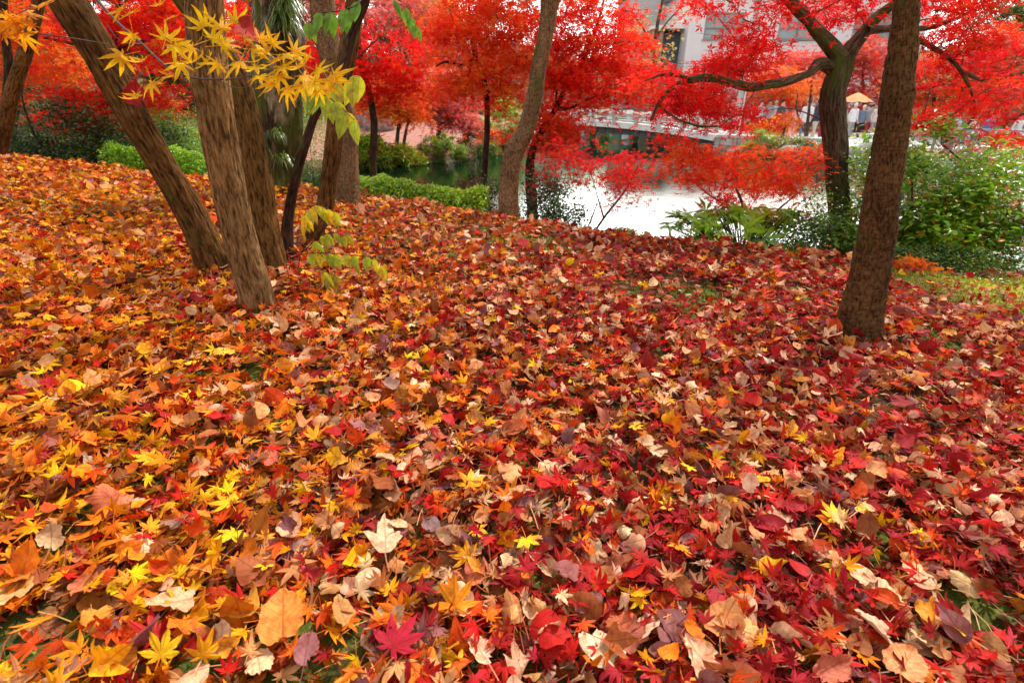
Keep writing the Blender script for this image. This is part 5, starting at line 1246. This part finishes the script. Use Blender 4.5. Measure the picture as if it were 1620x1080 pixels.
far_tree('maple_tree', 'low rose maple against the foot of the white building', 1130, 38, 90, 92, [PK, R2, PK2], [3, 2, 2], 55, leaf=.14, n=36)
far_tree('maple_tree', 'low crimson maple at the foot of the white building, right of the rose one', 1190, 37, 90, 100, [(.68, .10, .10), PK, R4], [3, 2, 1], 56, leaf=.14, n=36)
far_tree('evergreen_tree', 'dark green tree at the upper right behind the red boughs', 1590, 38, 170, -30, [GR3, GR1, (.2, .3, .12)], [3, 2, 1], 50)
far_tree('maple_tree', 'faded maple behind the bridge left end', 905, 48, 110, 100, [PK2, OR, (.5, .45, .2)], [2, 2, 2], 51)
# low orange maples in front of the visitors
crown_tree('orange_maple', 'small flat orange maple in front of the visitors on the path', 'maple tree', [(1236, 224, 6), (1240, 208, 5), (1243, 198, 4)], 23.0, B_FAR,
    [(1245, 190, 18, 10, 8), (1205, 200, 22, 9, 9), (1225, 205, 20, 6, 5)], [OR, (.9, .28, .03), R2], [3, 3, 1], seed=52, leaf=.07, per=110, pad=.35, seg=8, Yj=.3)
crown_tree('bare_tree', 'thin multi stemmed nearly bare tree beside the visitors', 'tree', [(1275, 224, 8), (1276, 208, 7), (1278, 190, 6), (1281, 165, 5), (1284, 135, 4)], 23.6, B_FAR,
    [(1285, 130, 30, 16, 6), (1265, 145, 20, 14, 5), (1310, 120, 14, 22, 6)], [OR, R4, R2], [3, 2, 2], limbs=[[(1275, 212, 5), (1266, 195, 4), (1260, 170, 3), (1262, 150, 2)], [(1278, 205, 5), (1288, 185, 4), (1296, 165, 3), (1298, 140, 2)]], seed=53, leaf=.07, per=60, pad=.4, seg=8, Yj=.3)
crown_tree('ginkgo_tree', 'bare branched yellow leaved tree in front of the annex', 'tree', [(1035, 170, 8), (1037, 130, 8), (1036, 80, 7), (1040, 40, 6), (1048, 0, 4), (1052, -40, 3)], 36, B_FAR,
    [(1030, 60, 40, 30, 7), (1060, 20, 40, 20, 5), (1000, 30, 40, 30, 6), (1040, 90, 30, 14, 4)], [(.78, .6, .15), (.6, .55, .2), OR], [3, 2, 1], limbs=[[(1036, 85, 5), (1020, 50, 4), (1000, 20, 3)], [(1037, 60, 4), (1060, 30, 3), (1080, 10, 2)]], seed=54, leaf=.10, per=45, pad=.9, seg=8)
# tall trees on the left far bank (their dark mass is mirrored in the green part of the pond)
def backdrop_trees():
    rng = np.random.default_rng(77); kinds = []
    for k, (cols, w, nm, lab) in enumerate([([(.05, .10, .03), GR3, (.14, .2, .06)], [3, 3, 1], 'evergreen_tree', 'dark green woodland tree on the far left hillside'),
                                       ([PK, (.6, .12, .08), (.4, .25, .15)], [3, 2, 2], 'maple_tree', 'rose coloured woodland tree on the far hillside'),
                                       ([(.5, .42, .2), OR, (.3, .3, .12)], [3, 2, 2], 'broadleaf_tree', 'olive and amber woodland tree on the far hillside')]):
        t = far_tree(nm, lab, 600 + 30 * k, 50, 200, -120, cols, w, 60 + k, leaf=.26, n=100); t['category'] = 'tree'; t['group'] = ['dark trees on the hillside', 'rose trees on the hillside', 'amber trees on the hillside'][k]; kinds.append(t)
    spots = [(-34, 44, 0, 1.2), (-27, 46, 1, 1.2), (-20, 50, 2, 1.1), (-14, 52, 0, 1.3), (-9, 50, 1, 1.15), (-4, 56, 0, 1.2), (0, 58, 2, .5), (-30, 32, 0, 1.0), (-24, 30, 1, .8), (-18, 34, 0, .9), (-40, 38, 2, 1.2), (6, 66, 1, .38), (12, 70, 2, .36), (3, 60, 0, .34), (34, 52, 0, 1.0), (42, 46, 1, 1.0), (50, 40, 2, 1.0), (29, 60, 1, 1.0), (36, 30, 0, .9)]
    used = set()
    for (x, y, k, s) in spots:
        src = kinds[k]
        if k not in used: t = src; used.add(k)
        else:
            t = src.copy(); COL.objects.link(t)
            for ch in list(src.children): c = ch.copy(); COL.objects.link(c); c.parent = t
        t.location = (x, y, float(H(x, y)) - .2); t.scale = (s, s, s * rng.uniform(.9, 1.15)); t.rotation_euler = (0, 0, rng.uniform(0, 6))
backdrop_trees()

# ================================================================== PEOPLE
def skin_of(v, e, r, name, root):
    me = bpy.data.meshes.new(name); me.from_pydata([tuple(x) for x in v], e, [])
    o = bpy.data.objects.new(name, me); COL.objects.link(o); md = o.modifiers.new('s', 'SKIN'); md.use_smooth_shade = True
    for i, sv in enumerate(me.skin_vertices[0].data): sv.radius = (r[i], r[i]); sv.use_root = (i == root)
    ss = o.modifiers.new('u', 'SUBSURF'); ss.levels = 1; ss.render_levels = 1
    dg = bpy.context.evaluated_depsgraph_get(); ev = o.evaluated_get(dg); m2 = bpy.data.meshes.new_from_object(ev)
    bpy.data.objects.remove(o); return m2
M_SKIN = simple('skin', (.62, .38, .27), .6, .06, 5)
_cm = {}
def cloth(c):
    k = tuple(c)
    if k not in _cm: _cm[k] = simple('cloth', c, .85, .15, 14, .2)
    return _cm[k]
def person(px, py, Y, hpx, face, top, legs, hair, label, pose='stand', skirt=False, arm=0, cat='person', group=None, seed=0, zoff=0.0):
    rng = random.Random(seed); p = P(px, py, Y); gz = float(H(p[0], p[1])) + .02 + zoff; S = min(1.78, max(1.45, W(hpx, Y) * 1.0))
    k = S / 1.7
    sit = pose == 'sit'
    hip = .92 if not sit else .46
    st = rng.uniform(.06, .14)
    V = [(0, 0, hip), (0, 0, hip + .28), (0, .0, hip + .50), (0, 0, hip + .60), (0, -.015, hip + .70), (0, -.01, hip + .80)]
    R = [.145, .135, .155, .062, .088, .070]; E = [(0, 1), (1, 2), (2, 3), (3, 4), (4, 5)]
    for sg in (-1, 1):
        n = len(V); sh = hip + .52
        if sit: L = [(sg * .10, 0, hip), (sg * .13, -.42, hip + .02), (sg * .13, -.42, .08), (sg * .13, -.56, .035)]
        else: L = [(sg * .09, 0, hip - .08), (sg * .10, -.02 + sg * st * .5, .5), (sg * .11, sg * st, .08), (sg * .12, sg * st - .14, .035)]
        V += L; R += [.105, .066, .045, .038]; E += [(0, n), (n, n + 1), (n + 1, n + 2), (n + 2, n + 3)]
        n = len(V)
        if arm == 2 or (arm == 1 and sg == 1): A = [(sg * .19, 0, sh), (sg * .25, -.08, sh - .26), (sg * .12, -.26, sh - .08), (sg * .09, -.31, sh - .02)]
        else: A = [(sg * .19, 0, sh), (sg * .25, .03, sh - .28), (sg * .25, -.06, sh - .52), (sg * .245, -.08, sh - .60)]
        V += A; R += [.060, .043, .030, .032]; E += [(2, n), (n, n + 1), (n + 1, n + 2), (n + 2, n + 3)]
        a, b = np.array(A[2]), np.array(A[3]); d = (b - a) / np.linalg.norm(b - a); q = np.cross(d, [sg, .2, 0]); q /= np.linalg.norm(q)
        for fi in range(5):
            o = (fi - 1.5) * .017; ln = (.075, .085, .08, .065, .05)[fi]
            base_i = n + 3; V.append(tuple(b + q * o + d * ln * .55)); R.append(.009); E.append((base_i, len(V) - 1)); V.append(tuple(b + q * o * 1.1 + d * ln + np.array([0, 0, -.01]))); R.append(.007); E.append((len(V) - 2, len(V) - 1))
    V = [np.array(v) * k for v in V]; R = [r * k for r in R]
    me = skin_of(V, E, R, 'body', 0)
    t = empty('person', (p[0], p[1], gz), label, cat, group); t.rotation_euler = (0, 0, face)
    me.materials.clear()
    for m in (M_SKIN, cloth(top), cloth(legs), cloth((.05, .04, .04))): me.materials.append(m)
    for f in me.polygons:
        c = f.center / k; f.use_smooth = True
        far_hand = any((np.linalg.norm(np.array(c) - np.array(V[j]) / k) < .10) for j in (len(V) - 11, 6 + 4 + 3)) 
        if c.z > hip + .585: mi = 0
        elif far_hand: mi = 0
        elif c.z < .09: mi = 3
        elif c.z < hip - .02 and abs(c.x) < .19: mi = 2
        else: mi = 1
        f.material_index = mi
    bo = bpy.data.objects.new('body', me); COL.objects.link(bo); bo.parent = t
    # hair cap, eyes, nose, mouth
    def blob(name, c, s, m, par, zlo=-1, ny=10, nz=7, ylo=None):
        mb = MB(); U = []
        for i in range(nz + 1):
            ph = PI * i / nz
            for j in range(ny):
                th = 2 * PI * j / ny; v = np.array([math.sin(ph) * math.cos(th), math.sin(ph) * math.sin(th), math.cos(ph)])
                if v[1] < -.35 and v[2] < .45 and name == 'hair': v = v * .8
                U.append(np.array(c) + v * s)
        i = np.arange(nz)[:, None] * ny; j = np.arange(ny)[None]; j2 = (j + 1) % ny; F = np.stack([i + j, i + ny + j, i + ny + j2, i + j2], -1).reshape(-1, 4)
        mb.add(np.array(U) * k, F); o = mb.build(name, m); o.parent = par; return o
    hz = hip + .73
    blob('hair', (0, .012, hz + .045), np.array([.098, .108, .115]), cloth(hair), t)
    for sx in (-.034, .034): blob('eye', (sx, -.096, hz + .0), np.array([.012, .008, .008]), cloth((.03, .02, .02)), t, ny=6, nz=4)
    blob('nose', (0, -.104, hz - .025), np.array([.012, .016, .02]), M_SKIN, t, ny=6, nz=4)
    blob('mouth', (0, -.093, hz - .06), np.array([.022, .008, .007]), cloth((.4, .12, .1)), t, ny=6, nz=4)
    if skirt:
        mb = MB(); tube(mb, np.array([(0, 0, hip + .12), (0, 0, hip - .1), (0, 0, hip - .45)]) * k, np.array([.15, .20, .27]) * k, 20, .05, lobes=.12); o = mb.build('skirt', cloth(legs), None); o.parent = t
    elif not sit:
        mb = MB(); tube(mb, np.array([(0, 0, hip + .50), (0, 0, hip + .25), (0, 0, hip - .08)]) * k, np.array([.16, .165, .185]) * k, 20, .04, lobes=.08); o = mb.build('jacket', cloth(top), None); o.parent = t; o.scale = (1.12, .82, 1)
    return t
WH = (.78, .78, .8); NAVY = (.03, .04, .09); BLK = (.02, .02, .025); JEAN = (.12, .22, .38); GRY = (.35, .36, .38); PNK = (.7, .4, .42); RDD = (.4, .04, .06); BGE = (.6, .5, .4); LBL2 = (.4, .55, .75)
BKH = (.02, .015, .012); BRH = (.09, .05, .03)
person(1227, 221, 26.0, 58, .4, (.10, .09, .10), BLK, BKH, 'person in black trousers striding behind the small orange maple')
person(1268, 219, 26.3, 56, -.6, WH, JEAN, BKH, 'person in white top and blue jeans by the thin tree', seed=1, arm=1)
person(1284, 219, 26.6, 57, .5, NAVY, BGE, BKH, 'person in a navy vest raising hands right of the thin tree', seed=2, arm=2)
person(1248, 224, 25.2, 50, 0, PNK, (.72, .6, .6), BRH, 'person in pale trousers bending behind the orange maple', seed=3)
person(1296, 213, 28.5, 50, .2, GRY, RDD, BKH, 'person in a grey top just left of the forked maple trunk', seed=4)
person(1168, 207, 26.9, 50, 2.6, BLK, BLK, BKH, 'person in dark clothes standing behind the grey post', seed=5)
person(1198, 201, 30.0, 48, .2, (.4, .42, .42), GRY, BRH, 'person with brown hair and grey coat among the far group', seed=6)
person(1211, 201, 30.5, 48, -.3, (.3, .33, .34), BLK, BRH, 'person with round brown hair in a slate jacket, middle of the far group', seed=7)
person(1221, 200, 31.0, 46, .1, WH, GRY, (.7, .7, .72), 'person in a white hat and white top at the right of the far group', seed=8)
person(1233, 203, 30.4, 44, 0, (.45, .3, .42), BLK, BKH, 'person in a mauve sweater behind the orange maple', seed=9)
person(1110, 197, 31.5, 44, .3, BLK, BLK, BKH, 'person in black near the far end of the bridge', seed=10)
person(1344, 207, 28.0, 48, .1, WH, GRY, (.75, .75, .75), 'person in white with a pale hat, leftmost of the crowd right of the forked trunk', seed=11)
person(1350, 203, 31.0, 46, -.4, RDD, BLK, BKH, 'person in dark red below the parasol', seed=12)
person(1358, 207, 28.2, 44, .2, (.15, .2, .28), BLK, (.72, .66, .6), 'person in blue grey with a cream hat under the parasol', seed=13)
person(1371, 206, 29.0, 44, 0, (.3, .33, .38), RDD, BKH, 'person in a slate coat right of the parasol pole', seed=14)
person(1380, 208, 28.4, 46, -.2, (.75, .6, .55), GRY, BRH, 'person in a blush jacket beside the near right trunk', seed=15)
person(926, 190, 34.0, 40, 0, LBL2, JEAN, BKH, 'person in pale blue, left one of the two beyond the bridge', seed=16)
person(944, 190, 34.5, 38, .3, WH, GRY, BKH, 'person in white, right one of the two beyond the bridge', seed=17)
person(1503, 226, 21.5, 54, .3, (.5, .65, .85), JEAN, BKH, 'person in sky blue sitting behind the lattice fence', seed=18, pose='sit', zoff=.25)
person(1530, 226, 21.3, 54, 0, (.85, .82, .7), BLK, BRH, 'person in cream sitting in the middle behind the lattice fence', seed=19, pose='sit', zoff=.25)
person(1556, 226, 21.0, 54, -.3, (.10, .25, .6), BLK, BKH, 'person in strong blue sitting behind the lattice fence', seed=20, pose='sit', zoff=.25)
person(1600, 226, 20.6, 54, .2, WH, BLK, BKH, 'person in white sitting at the right end behind the lattice fence', seed=21, pose='sit', zoff=.25)
def bench():
    a = P(1490, 226, 21.8); b = P(1625, 226, 20.9); t = empty('bench', ((a[0] + b[0]) / 2, (a[1] + b[1]) / 2, -1.0), 'long low wooden bench behind the lattice fence', 'bench')
    A = a[:2]; B = b[:2]; L = np.linalg.norm(B - A); ang = math.atan2(B[1] - A[1], B[0] - A[0]); zg = float(H(*((A + B) / 2))); m = simple('bench_wood', (.25, .16, .1), .7)
    mb = MB(); mb.box((*((A + B) / 2), zg + .62), (L, .45, .06), ang); mb.build('seat', m, t, False)
    for i in range(4):
        c = A + (B - A) * (i + .3) / 3.6; mb = MB(); mb.box((*c, zg + .29), (.08, .4, .6), ang); mb.build('leg', m, t, False)
bench()

# ================================================================== NEAR SPRAYS
def yellow_branch():
    rng = np.random.default_rng(15); b0 = P(150, 60, 1.62); t = empty('maple_branch', b0, 'low maple branch of vivid yellow leaves crossing in front of the left trunks', 'branch')
    tw = MB(); fo = MB()
    paths = [[(120, -40, 4, 1.75), (180, 30, 3.4, 1.6), (225, 70, 3, 1.5), (262, 104, 2.6, 1.4), (300, 122, 2.4, 1.32), (340, 126, 2.2, 1.27), (385, 123, 2, 1.22), (430, 112, 1.8, 1.18), (470, 103, 1.4, 1.15), (510, 118, 1.2, 1.12), (528, 128, 1, 1.1)],
             [(262, 104, 2, 1.4), (300, 88, 1.6, 1.36), (325, 62, 1.4, 1.33)], [(300, 122, 2, 1.32), (280, 75, 1.5, 1.34), (262, 60, 1.2, 1.3)],
             [(385, 123, 1.6, 1.22), (395, 95, 1.3, 1.2), (372, 62, 1.2, 1.2)], [(340, 126, 1.6, 1.27), (380, 140, 1.3, 1.2), (420, 128, 1.3, 1.17)], [(225, 70, 2, 1.5), (190, 66, 1.6, 1.45), (170, 40, 1.4, 1.45)]]
    for ph in paths:
        q = np.array([P(a, b, Y) for a, b, _, Y in ph]); r = np.array([w / 2 / FPX * Y for _, _, w, Y in ph]); tube(tw, q, r, 8, .02, 0, 1)
    tw.build('stem', M_TWIG, t)
    L = [(195, 88, 235, .066, 1.38), (225, 95, 190, .06, 1.36), (240, 130, 170, .062, 1.33), (215, 150, 185, .05, 1.33), (262, 62, 20, .055, 1.33), (275, 72, 150, .055, 1.3), (285, 100, 200, .052, 1.3), (300, 98, 140, .055, 1.27),
         (322, 42, 330, .058, 1.25), (335, 62, 60, .055, 1.24), (350, 45, 10, .052, 1.25), (305, 75, 250, .05, 1.28), (352, 72, 80, .052, 1.22), (370, 35, 10, .05, 1.22), (388, 60, 70, .052, 1.2), (400, 75, 100, .055, 1.18),
         (380, 98, 205, .066, 1.14), (420, 85, 110, .056, 1.16), (435, 95, 130, .055, 1.15), (450, 88, 90, .052, 1.14), (440, 118, 180, .055, 1.13), (455, 140, 190, .055, 1.13), (430, 130, 210, .05, 1.14), (470, 105, 120, .056, 1.12),
         (480, 120, 150, .052, 1.1), (495, 130, 160, .055, 1.1), (500, 112, 110, .052, 1.1), (520, 128, 140, .05, 1.08), (528, 118, 120, .048, 1.08), (410, 62, 60, .045, 1.18), (465, 82, 70, .045, 1.13), (190, 15, 150, .05, 1.5), (202, 22, 120, .045, 1.5),
         (250, 8, 130, .04, 1.6), (265, 30, 100, .036, 1.6), (210, 55, 200, .05, 1.42), (405, 105, 190, .05, 1.15), (445, 105, 140, .052, 1.13), (270, 118, 200, .045, 1.3), (325, 98, 120, .045, 1.26), (345, 100, 230, .042, 1.24), (410, 120, 160, .045, 1.17), (475, 135, 200, .042, 1.12), (505, 140, 190, .04, 1.1), (430, 70, 40, .04, 1.17)]
    T = [maple_template(2, 700 + s, curl=.8, slim=.085) for s in range(8)]
    n = len(L); pos = np.array([P(a, b, Y) for a, b, _, _, Y in L]); ya = np.array([-rad(l[2]) for l in L])
    # leaves hang: the plane tips towards the viewer
    R = np.zeros((n, 3, 3))
    for i in range(n):
        # leaf axis in a tilted plane: image direction = yaw (0 = up)
        tilt = rng.uniform(.45, 1.25); c, s = math.cos(ya[i]), math.sin(ya[i])
        Rz = np.array([[c, -s, 0], [s, c, 0], [0, 0, 1]]); ct, st = math.cos(tilt), math.sin(tilt)
        Rx = np.array([[1, 0, 0], [0, ct, -st], [0, st, ct]]); az = rng.uniform(-.6, .6); Ra = np.array([[math.cos(az), -math.sin(az), 0], [math.sin(az), math.cos(az), 0], [0, 0, 1]])
        R[i] = Ra @ Rx @ Rz
    col, _ = palette([(.98, .68, .004), (.98, .58, .006), (.95, .46, .01)], [5, 3, 1], n, rng, .05)
    scatter(fo, T, pos, R, np.array([l[3] for l in L]) * .9, col, rng=rng); fo.build('foliage', M_FRESH, t)
    # two darker leaves caught in the branch
    for (px, py, Y, sc, tp, colr, lab, tl) in [(388, 58, 1.17, .055, TB['HEART'][1], (.40, .02, .01), 'dark red broad leaf caught on the yellow branch', .5), (213, 165, 2.0, .085, TB['HEART'][3], (.36, .012, .01), 'dark red curled leaf hanging in front of the leaning trunk', 1.3)]:
        q = P(px, py, Y); o = place_leaf('broad_leaf', ('H', tp[0].shape[0], px), tp, M_BROAD1, q, (tl, .3, .5), sc, colr, lab, 'broad leaf')
yellow_branch()
t = empty('maple_branch', P(20, 30, 1.6), 'orange yellow maple sprig reaching in at the upper left edge', 'branch')
tw = MB(); fo = MB()
for ph in [[(-60, 20, 3, 1.6), (0, 35, 2.4, 1.5), (40, 50, 2, 1.45), (110, 60, 1.4, 1.5), (170, 70, 1, 1.6)], [(0, 35, 2, 1.5), (20, 25, 1.5, 1.45), (45, 15, 1, 1.42)]]:
    tube(tw, np.array([P(a, b, Y) for a, b, _, Y in ph]), np.array([w / 2 / FPX * Y for _, _, w, Y in ph]), 7, .03)
tw.build('stem', M_TWIG, t)
rg = np.random.default_rng(4); L = [(5, 55, 200), (15, 35, 40), (30, 40, 60), (40, 20, 20), (8, 25, 300), (50, 40, 110), (35, 55, 170), (60, 12, 50), (20, 60, 220), (-10, 40, 0)]
pos = np.array([P(a, b, 1.45) for a, b, _ in L]); R = rotmats(len(L), rg.uniform(.5, 1.1, len(L)), rg)
col, _ = palette([(.92, .42, .01), (.9, .34, .02)], [2, 1], len(L), rg, .06); scatter(fo, [maple_template(2, 760 + s, curl=.5, slim=.105) for s in range(4)], pos, R, rg.uniform(.042, .055, len(L)), col, rng=rg); fo.build('foliage', M_FRESH, t)

def hang_leaf(mb, p, dirv, L, w, nrm, col, cup=.12):
    d = np.array(dirv, float); d /= np.linalg.norm(d); nrm = np.array(nrm, float); s = np.cross(d, nrm); s /= np.linalg.norm(s); nn = np.cross(s, d)
    ts = np.linspace(0, 1, 8); prof = np.sin(np.pi * np.minimum(ts * 1.06, 1) ** .8) ** .8; prof[-1] = 0; V = []; UV = []
    for a, q in zip(ts, prof):
        c = p + d * L * a + np.array([0, 0, -1]) * L * .12 * a * a
        for k in (-1, -.5, 0, .5, 1): V.append(c + s * w / 2 * k * q + nn * abs(k) * q * w * cup); UV.append((k * q * .3, a, 0))
    F = [(5 * i + j, 5 * i + j + 1, 5 * i + 6 + j, 5 * i + 5 + j) for i in range(7) for j in range(4)]
    mb.add(V, F, col, UV)
M_LIME = leaf_mat('lime_leaf', 'broad', .45, .4)
def pinnate(t, path, leaves, name, m_stem, cols, L, w, seed, down=.9, rst=.0016):
    rng = np.random.default_rng(seed); tw = MB(); fo = MB(); q = np.array([P(a, b, Y) for a, b, Y in path]); pts = tube(tw, q, np.linspace(rst * 1.4, rst * .6, len(q)), 6, .015); tw.build('stem', m_stem, t)
    for f in leaves:
        i = min(len(pts) - 1, int(f * (len(pts) - 1))); p0 = pts[i]; tg = pts[min(i + 1, len(pts) - 1)] - pts[max(i - 1, 0)]; tg /= np.linalg.norm(tg) + 1e-9
        for sg in (-1, 1):
            d = tg * .35 + np.array([0, 0, -down]) + np.array([rng.uniform(-.25, .25), sg * .35, rng.uniform(-.25, .25)]) * rng.uniform(.7, 1.2); d[0] += rng.normal(0, .18); c = np.array(cols[int(rng.integers(len(cols)))]) * rng.uniform(.85, 1.12)
            hang_leaf(fo, p0 + np.array([0, sg * .006, 0]), d, L * rng.uniform(.8, 1.15), w * rng.uniform(.85, 1.15), (rng.uniform(-.5, .5), -1, .2), np.clip(c, 0, .95))
    fo.build(name, M_LIME, t)
LM = [(.42, .52, .03), (.55, .56, .03), (.30, .44, .03)]; LY = [(.72, .60, .02), (.82, .58, .02), (.55, .56, .03)]; LGG = [(.16, .36, .03), (.22, .42, .04)]
t = empty('leafy_sprig', P(560, 20, 1.9), 'fresh green compound leaf hanging before the grey trunks at the top', 'sprig'); pinnate(t, [(572, 0, 1.95), (556, 12, 1.9), (535, 18, 1.88), (505, 22, 1.86), (490, 36, 1.86)], [.15, .4, .62, .82, 1.0], 'leaflets', M_STALK, LGG, .062, .032, 1)
t = empty('leafy_sprig', P(560, 120, 1.7), 'lime green compound leaf drooping beside the crooked trunk', 'sprig'); pinnate(t, [(568, 120, 1.7), (540, 130, 1.68), (510, 140, 1.66), (490, 135, 1.65)], [.0, .2, .5, .8, 1.0], 'leaflets', M_STALK, LM, .075, .038, 2)
t = empty('leafy_sprig', P(520, 150, 1.6), 'yellow green leaflets trailing down in front of the crooked trunk', 'sprig'); pinnate(t, [(505, 140, 1.62), (525, 158, 1.6), (542, 172, 1.58), (560, 190, 1.57)], [.3, .55, .8, 1.0], 'leaflets', M_STALK, LM[:2] + LY[:1], .068, .034, 3)
t = empty('leafy_sprig', P(640, 0, 2.2), 'green compound leaf dangling from the top edge right of the grey trunks', 'sprig'); pinnate(t, [(610, -20, 2.2), (622, 0, 2.2), (640, 12, 2.2), (658, 40, 2.2)], [.3, .6, .85, 1], 'leaflets', M_STALK, LGG, .05, .026, 4)
# young tree of heaven like seedling at the foot of the clump
b = G(478, 465); t = empty('seedling', (b[0], b[1], float(H(b[0], b[1]))), 'yellow green seedling with compound leaves in front of the clump', 'seedling')
yb = b[1]; mb = MB(); q = np.array([[*b[:2], float(H(b[0], b[1]))], P(473, 430, yb), P(476, 402, yb), P(500, 372, yb), P(520, 350, yb)]); tube(mb, q, [.003, .0028, .0025, .002, .0015], 6, .02); mb.build('main_stem', M_TWIG, t)
pinnate(t, [(476, 402, yb), (485, 380, yb), (480, 345, yb), (498, 325, yb), (528, 335, yb)], [.5, .57, .64, .72, .8, .88, .95, 1.0], 'leaflets', M_STALK, LY, .088, .030, 6)
pinnate(t, [(476, 402, yb), (500, 400, yb), (545, 403, yb), (590, 408, yb), (602, 420, yb)], [.14, .24, .34, .44, .55, .66, .78, .9, 1.0], 'leaflets', M_STALK, LM + LY[:1], .088, .036, 7)
pinnate(t, [(478, 400, yb), (505, 375, yb), (525, 368, yb), (545, 372, yb)], [.4, .55, .7, .85, 1.0], 'leaflets', M_STALK, LM, .075, .032, 8)
pinnate(t, [(474, 425, yb - .03), (500, 425, yb - .06), (515, 430, yb - .06), (530, 436, yb - .06)], [.7, .9, 1.0], 'leaflets', M_STALK, [(.48, .48, .03), (.6, .52, .03)], .12, .062, 9)
# withered seed cluster
def seeds():
    rng = np.random.default_rng(2); t = empty('seed_cluster', P(560, 100, 3.9), 'withered brown seed clusters on a bare twig before the crimson crown', 'seed cluster'); tw = MB(); tube(tw, np.array([P(545, 108, 3.55), P(570, 88, 3.5), P(600, 62, 3.5), P(620, 72, 3.5), P(645, 90, 3.5)]), [.006, .005, .004, .003, .002], 6, .04); tw.build('stem', M_TWIG, t)
    fo = MB(); n = 260; c = np.array([P(605, 52, 3.5), P(612, 68, 3.5), P(632, 80, 3.5), P(645, 92, 3.5), P(592, 92, 3.5), P(598, 62, 3.5)]); i = rng.integers(0, len(c), n); pos = c[i] + rng.normal(0, .022, (n, 3)); col, _ = palette([(.14, .05, .03), (.22, .09, .05)], [1, 1], n, rng)
    scatter(fo, OVAL, pos, rotmats(n, rng.uniform(0, 2.5, n), rng), rng.uniform(.015, .03, n), col, rng=rng); fo.build('seeds', M_STALK, t)
seeds()
# ================================================================== CAMERA, LIGHT, WORLD
def camera_and_light():
    cam = bpy.data.cameras.new('camera'); co = bpy.data.objects.new('camera', cam); COL.objects.link(co)
    co.location = (0, 0, CAMH); co.rotation_euler = (PI / 2 - PITCH, 0, 0)
    cam.sensor_width = 36; cam.lens = 36 * FPX / 1620; cam.clip_start = .03; cam.clip_end = 2000
    cam.dof.use_dof = True; cam.dof.focus_distance = 1.9; cam.dof.aperture_fstop = 5.0
    SC.camera = co
    w = bpy.data.worlds.new('World'); SC.world = w; w.use_nodes = True
    nt = w.node_tree; nt.nodes.clear()
    out = nt.nodes.new('ShaderNodeOutputWorld'); bg = nt.nodes.new('ShaderNodeBackground'); bg.inputs[1].default_value = .14
    sky = nt.nodes.new('ShaderNodeTexSky'); sky.sky_type = 'NISHITA'; sky.sun_disc = False
    el, az = rad(50), rad(42)        # behind the scene, a little to the right
    sky.sun_elevation = el; sky.sun_rotation = az; sky.dust_density = 2.0; sky.air_density = 1.2
    tc = nt.nodes.new('ShaderNodeTexCoord'); n = nt.nodes.new('ShaderNodeTexNoise'); n.inputs['Scale'].default_value = 2.2; n.inputs['Detail'].default_value = 5
    nt.links.new(tc.outputs['Generated'], n.inputs['Vector'])
    cr = nt.nodes.new('ShaderNodeValToRGB'); cr.color_ramp.elements[0].position = .22; cr.color_ramp.elements[1].position = .5
    cr.color_ramp.elements[0].color = (.65, .65, .65, 1)
    nt.links.new(n.outputs['Fac'], cr.inputs[0])
    mx = nt.nodes.new('ShaderNodeMix'); mx.data_type = 'RGBA'; mx.inputs[7].default_value = (13, 13, 13.2, 1)
    dp = nt.nodes.new('ShaderNodeVectorMath'); dp.operation = 'DOT_PRODUCT'; dp.inputs[1].default_value = (.25, .92, .30); nt.links.new(tc.outputs['Generated'], dp.inputs[0])
    cl = nt.nodes.new('ShaderNodeValToRGB'); cl.color_ramp.elements[0].position = .0; cl.color_ramp.elements[0].color = (.26, .26, .265, 1); cl.color_ramp.elements[1].position = 1.0; cl.color_ramp.elements[1].color = (1, .99, .96, 1)
    e = cl.color_ramp.elements.new(.55); e.color = (.23, .23, .232, 1)
    nt.links.new(dp.outputs['Value'], cl.inputs[0]); sc_ = nt.nodes.new('ShaderNodeVectorMath'); sc_.operation = 'SCALE'; sc_.inputs['Scale'].default_value = 32; nt.links.new(cl.outputs[0], sc_.inputs[0]); nt.links.new(sc_.outputs[0], mx.inputs[7])
    nt.links.new(cr.outputs[0], mx.inputs[0]); nt.links.new(sky.outputs[0], mx.inputs[6])
    nt.links.new(mx.outputs[2], bg.inputs[0]); nt.links.new(bg.outputs[0], out.inputs[0])
    sl = bpy.data.lights.new('sun', 'SUN'); sl.energy = 5.0; sl.angle = rad(4); sl.color = (1, .95, .86)
    so = bpy.data.objects.new('sun', sl); COL.objects.link(so)
    d = Vector((math.sin(az) * math.cos(el), math.cos(az) * math.cos(el), math.sin(el)))
    so.rotation_euler = d.to_track_quat('Z', 'Y').to_euler(); so.location = (0, 0, 20)
    SC.view_settings.view_transform = 'Standard'; SC.view_settings.look = 'None'; SC.view_settings.exposure = 0
    SC.cycles.use_denoising = True
    SC.cycles.max_bounces = 6; SC.cycles.transmission_bounces = 3; SC.cycles.diffuse_bounces = 3; SC.cycles.caustics_reflective = False
camera_and_light()
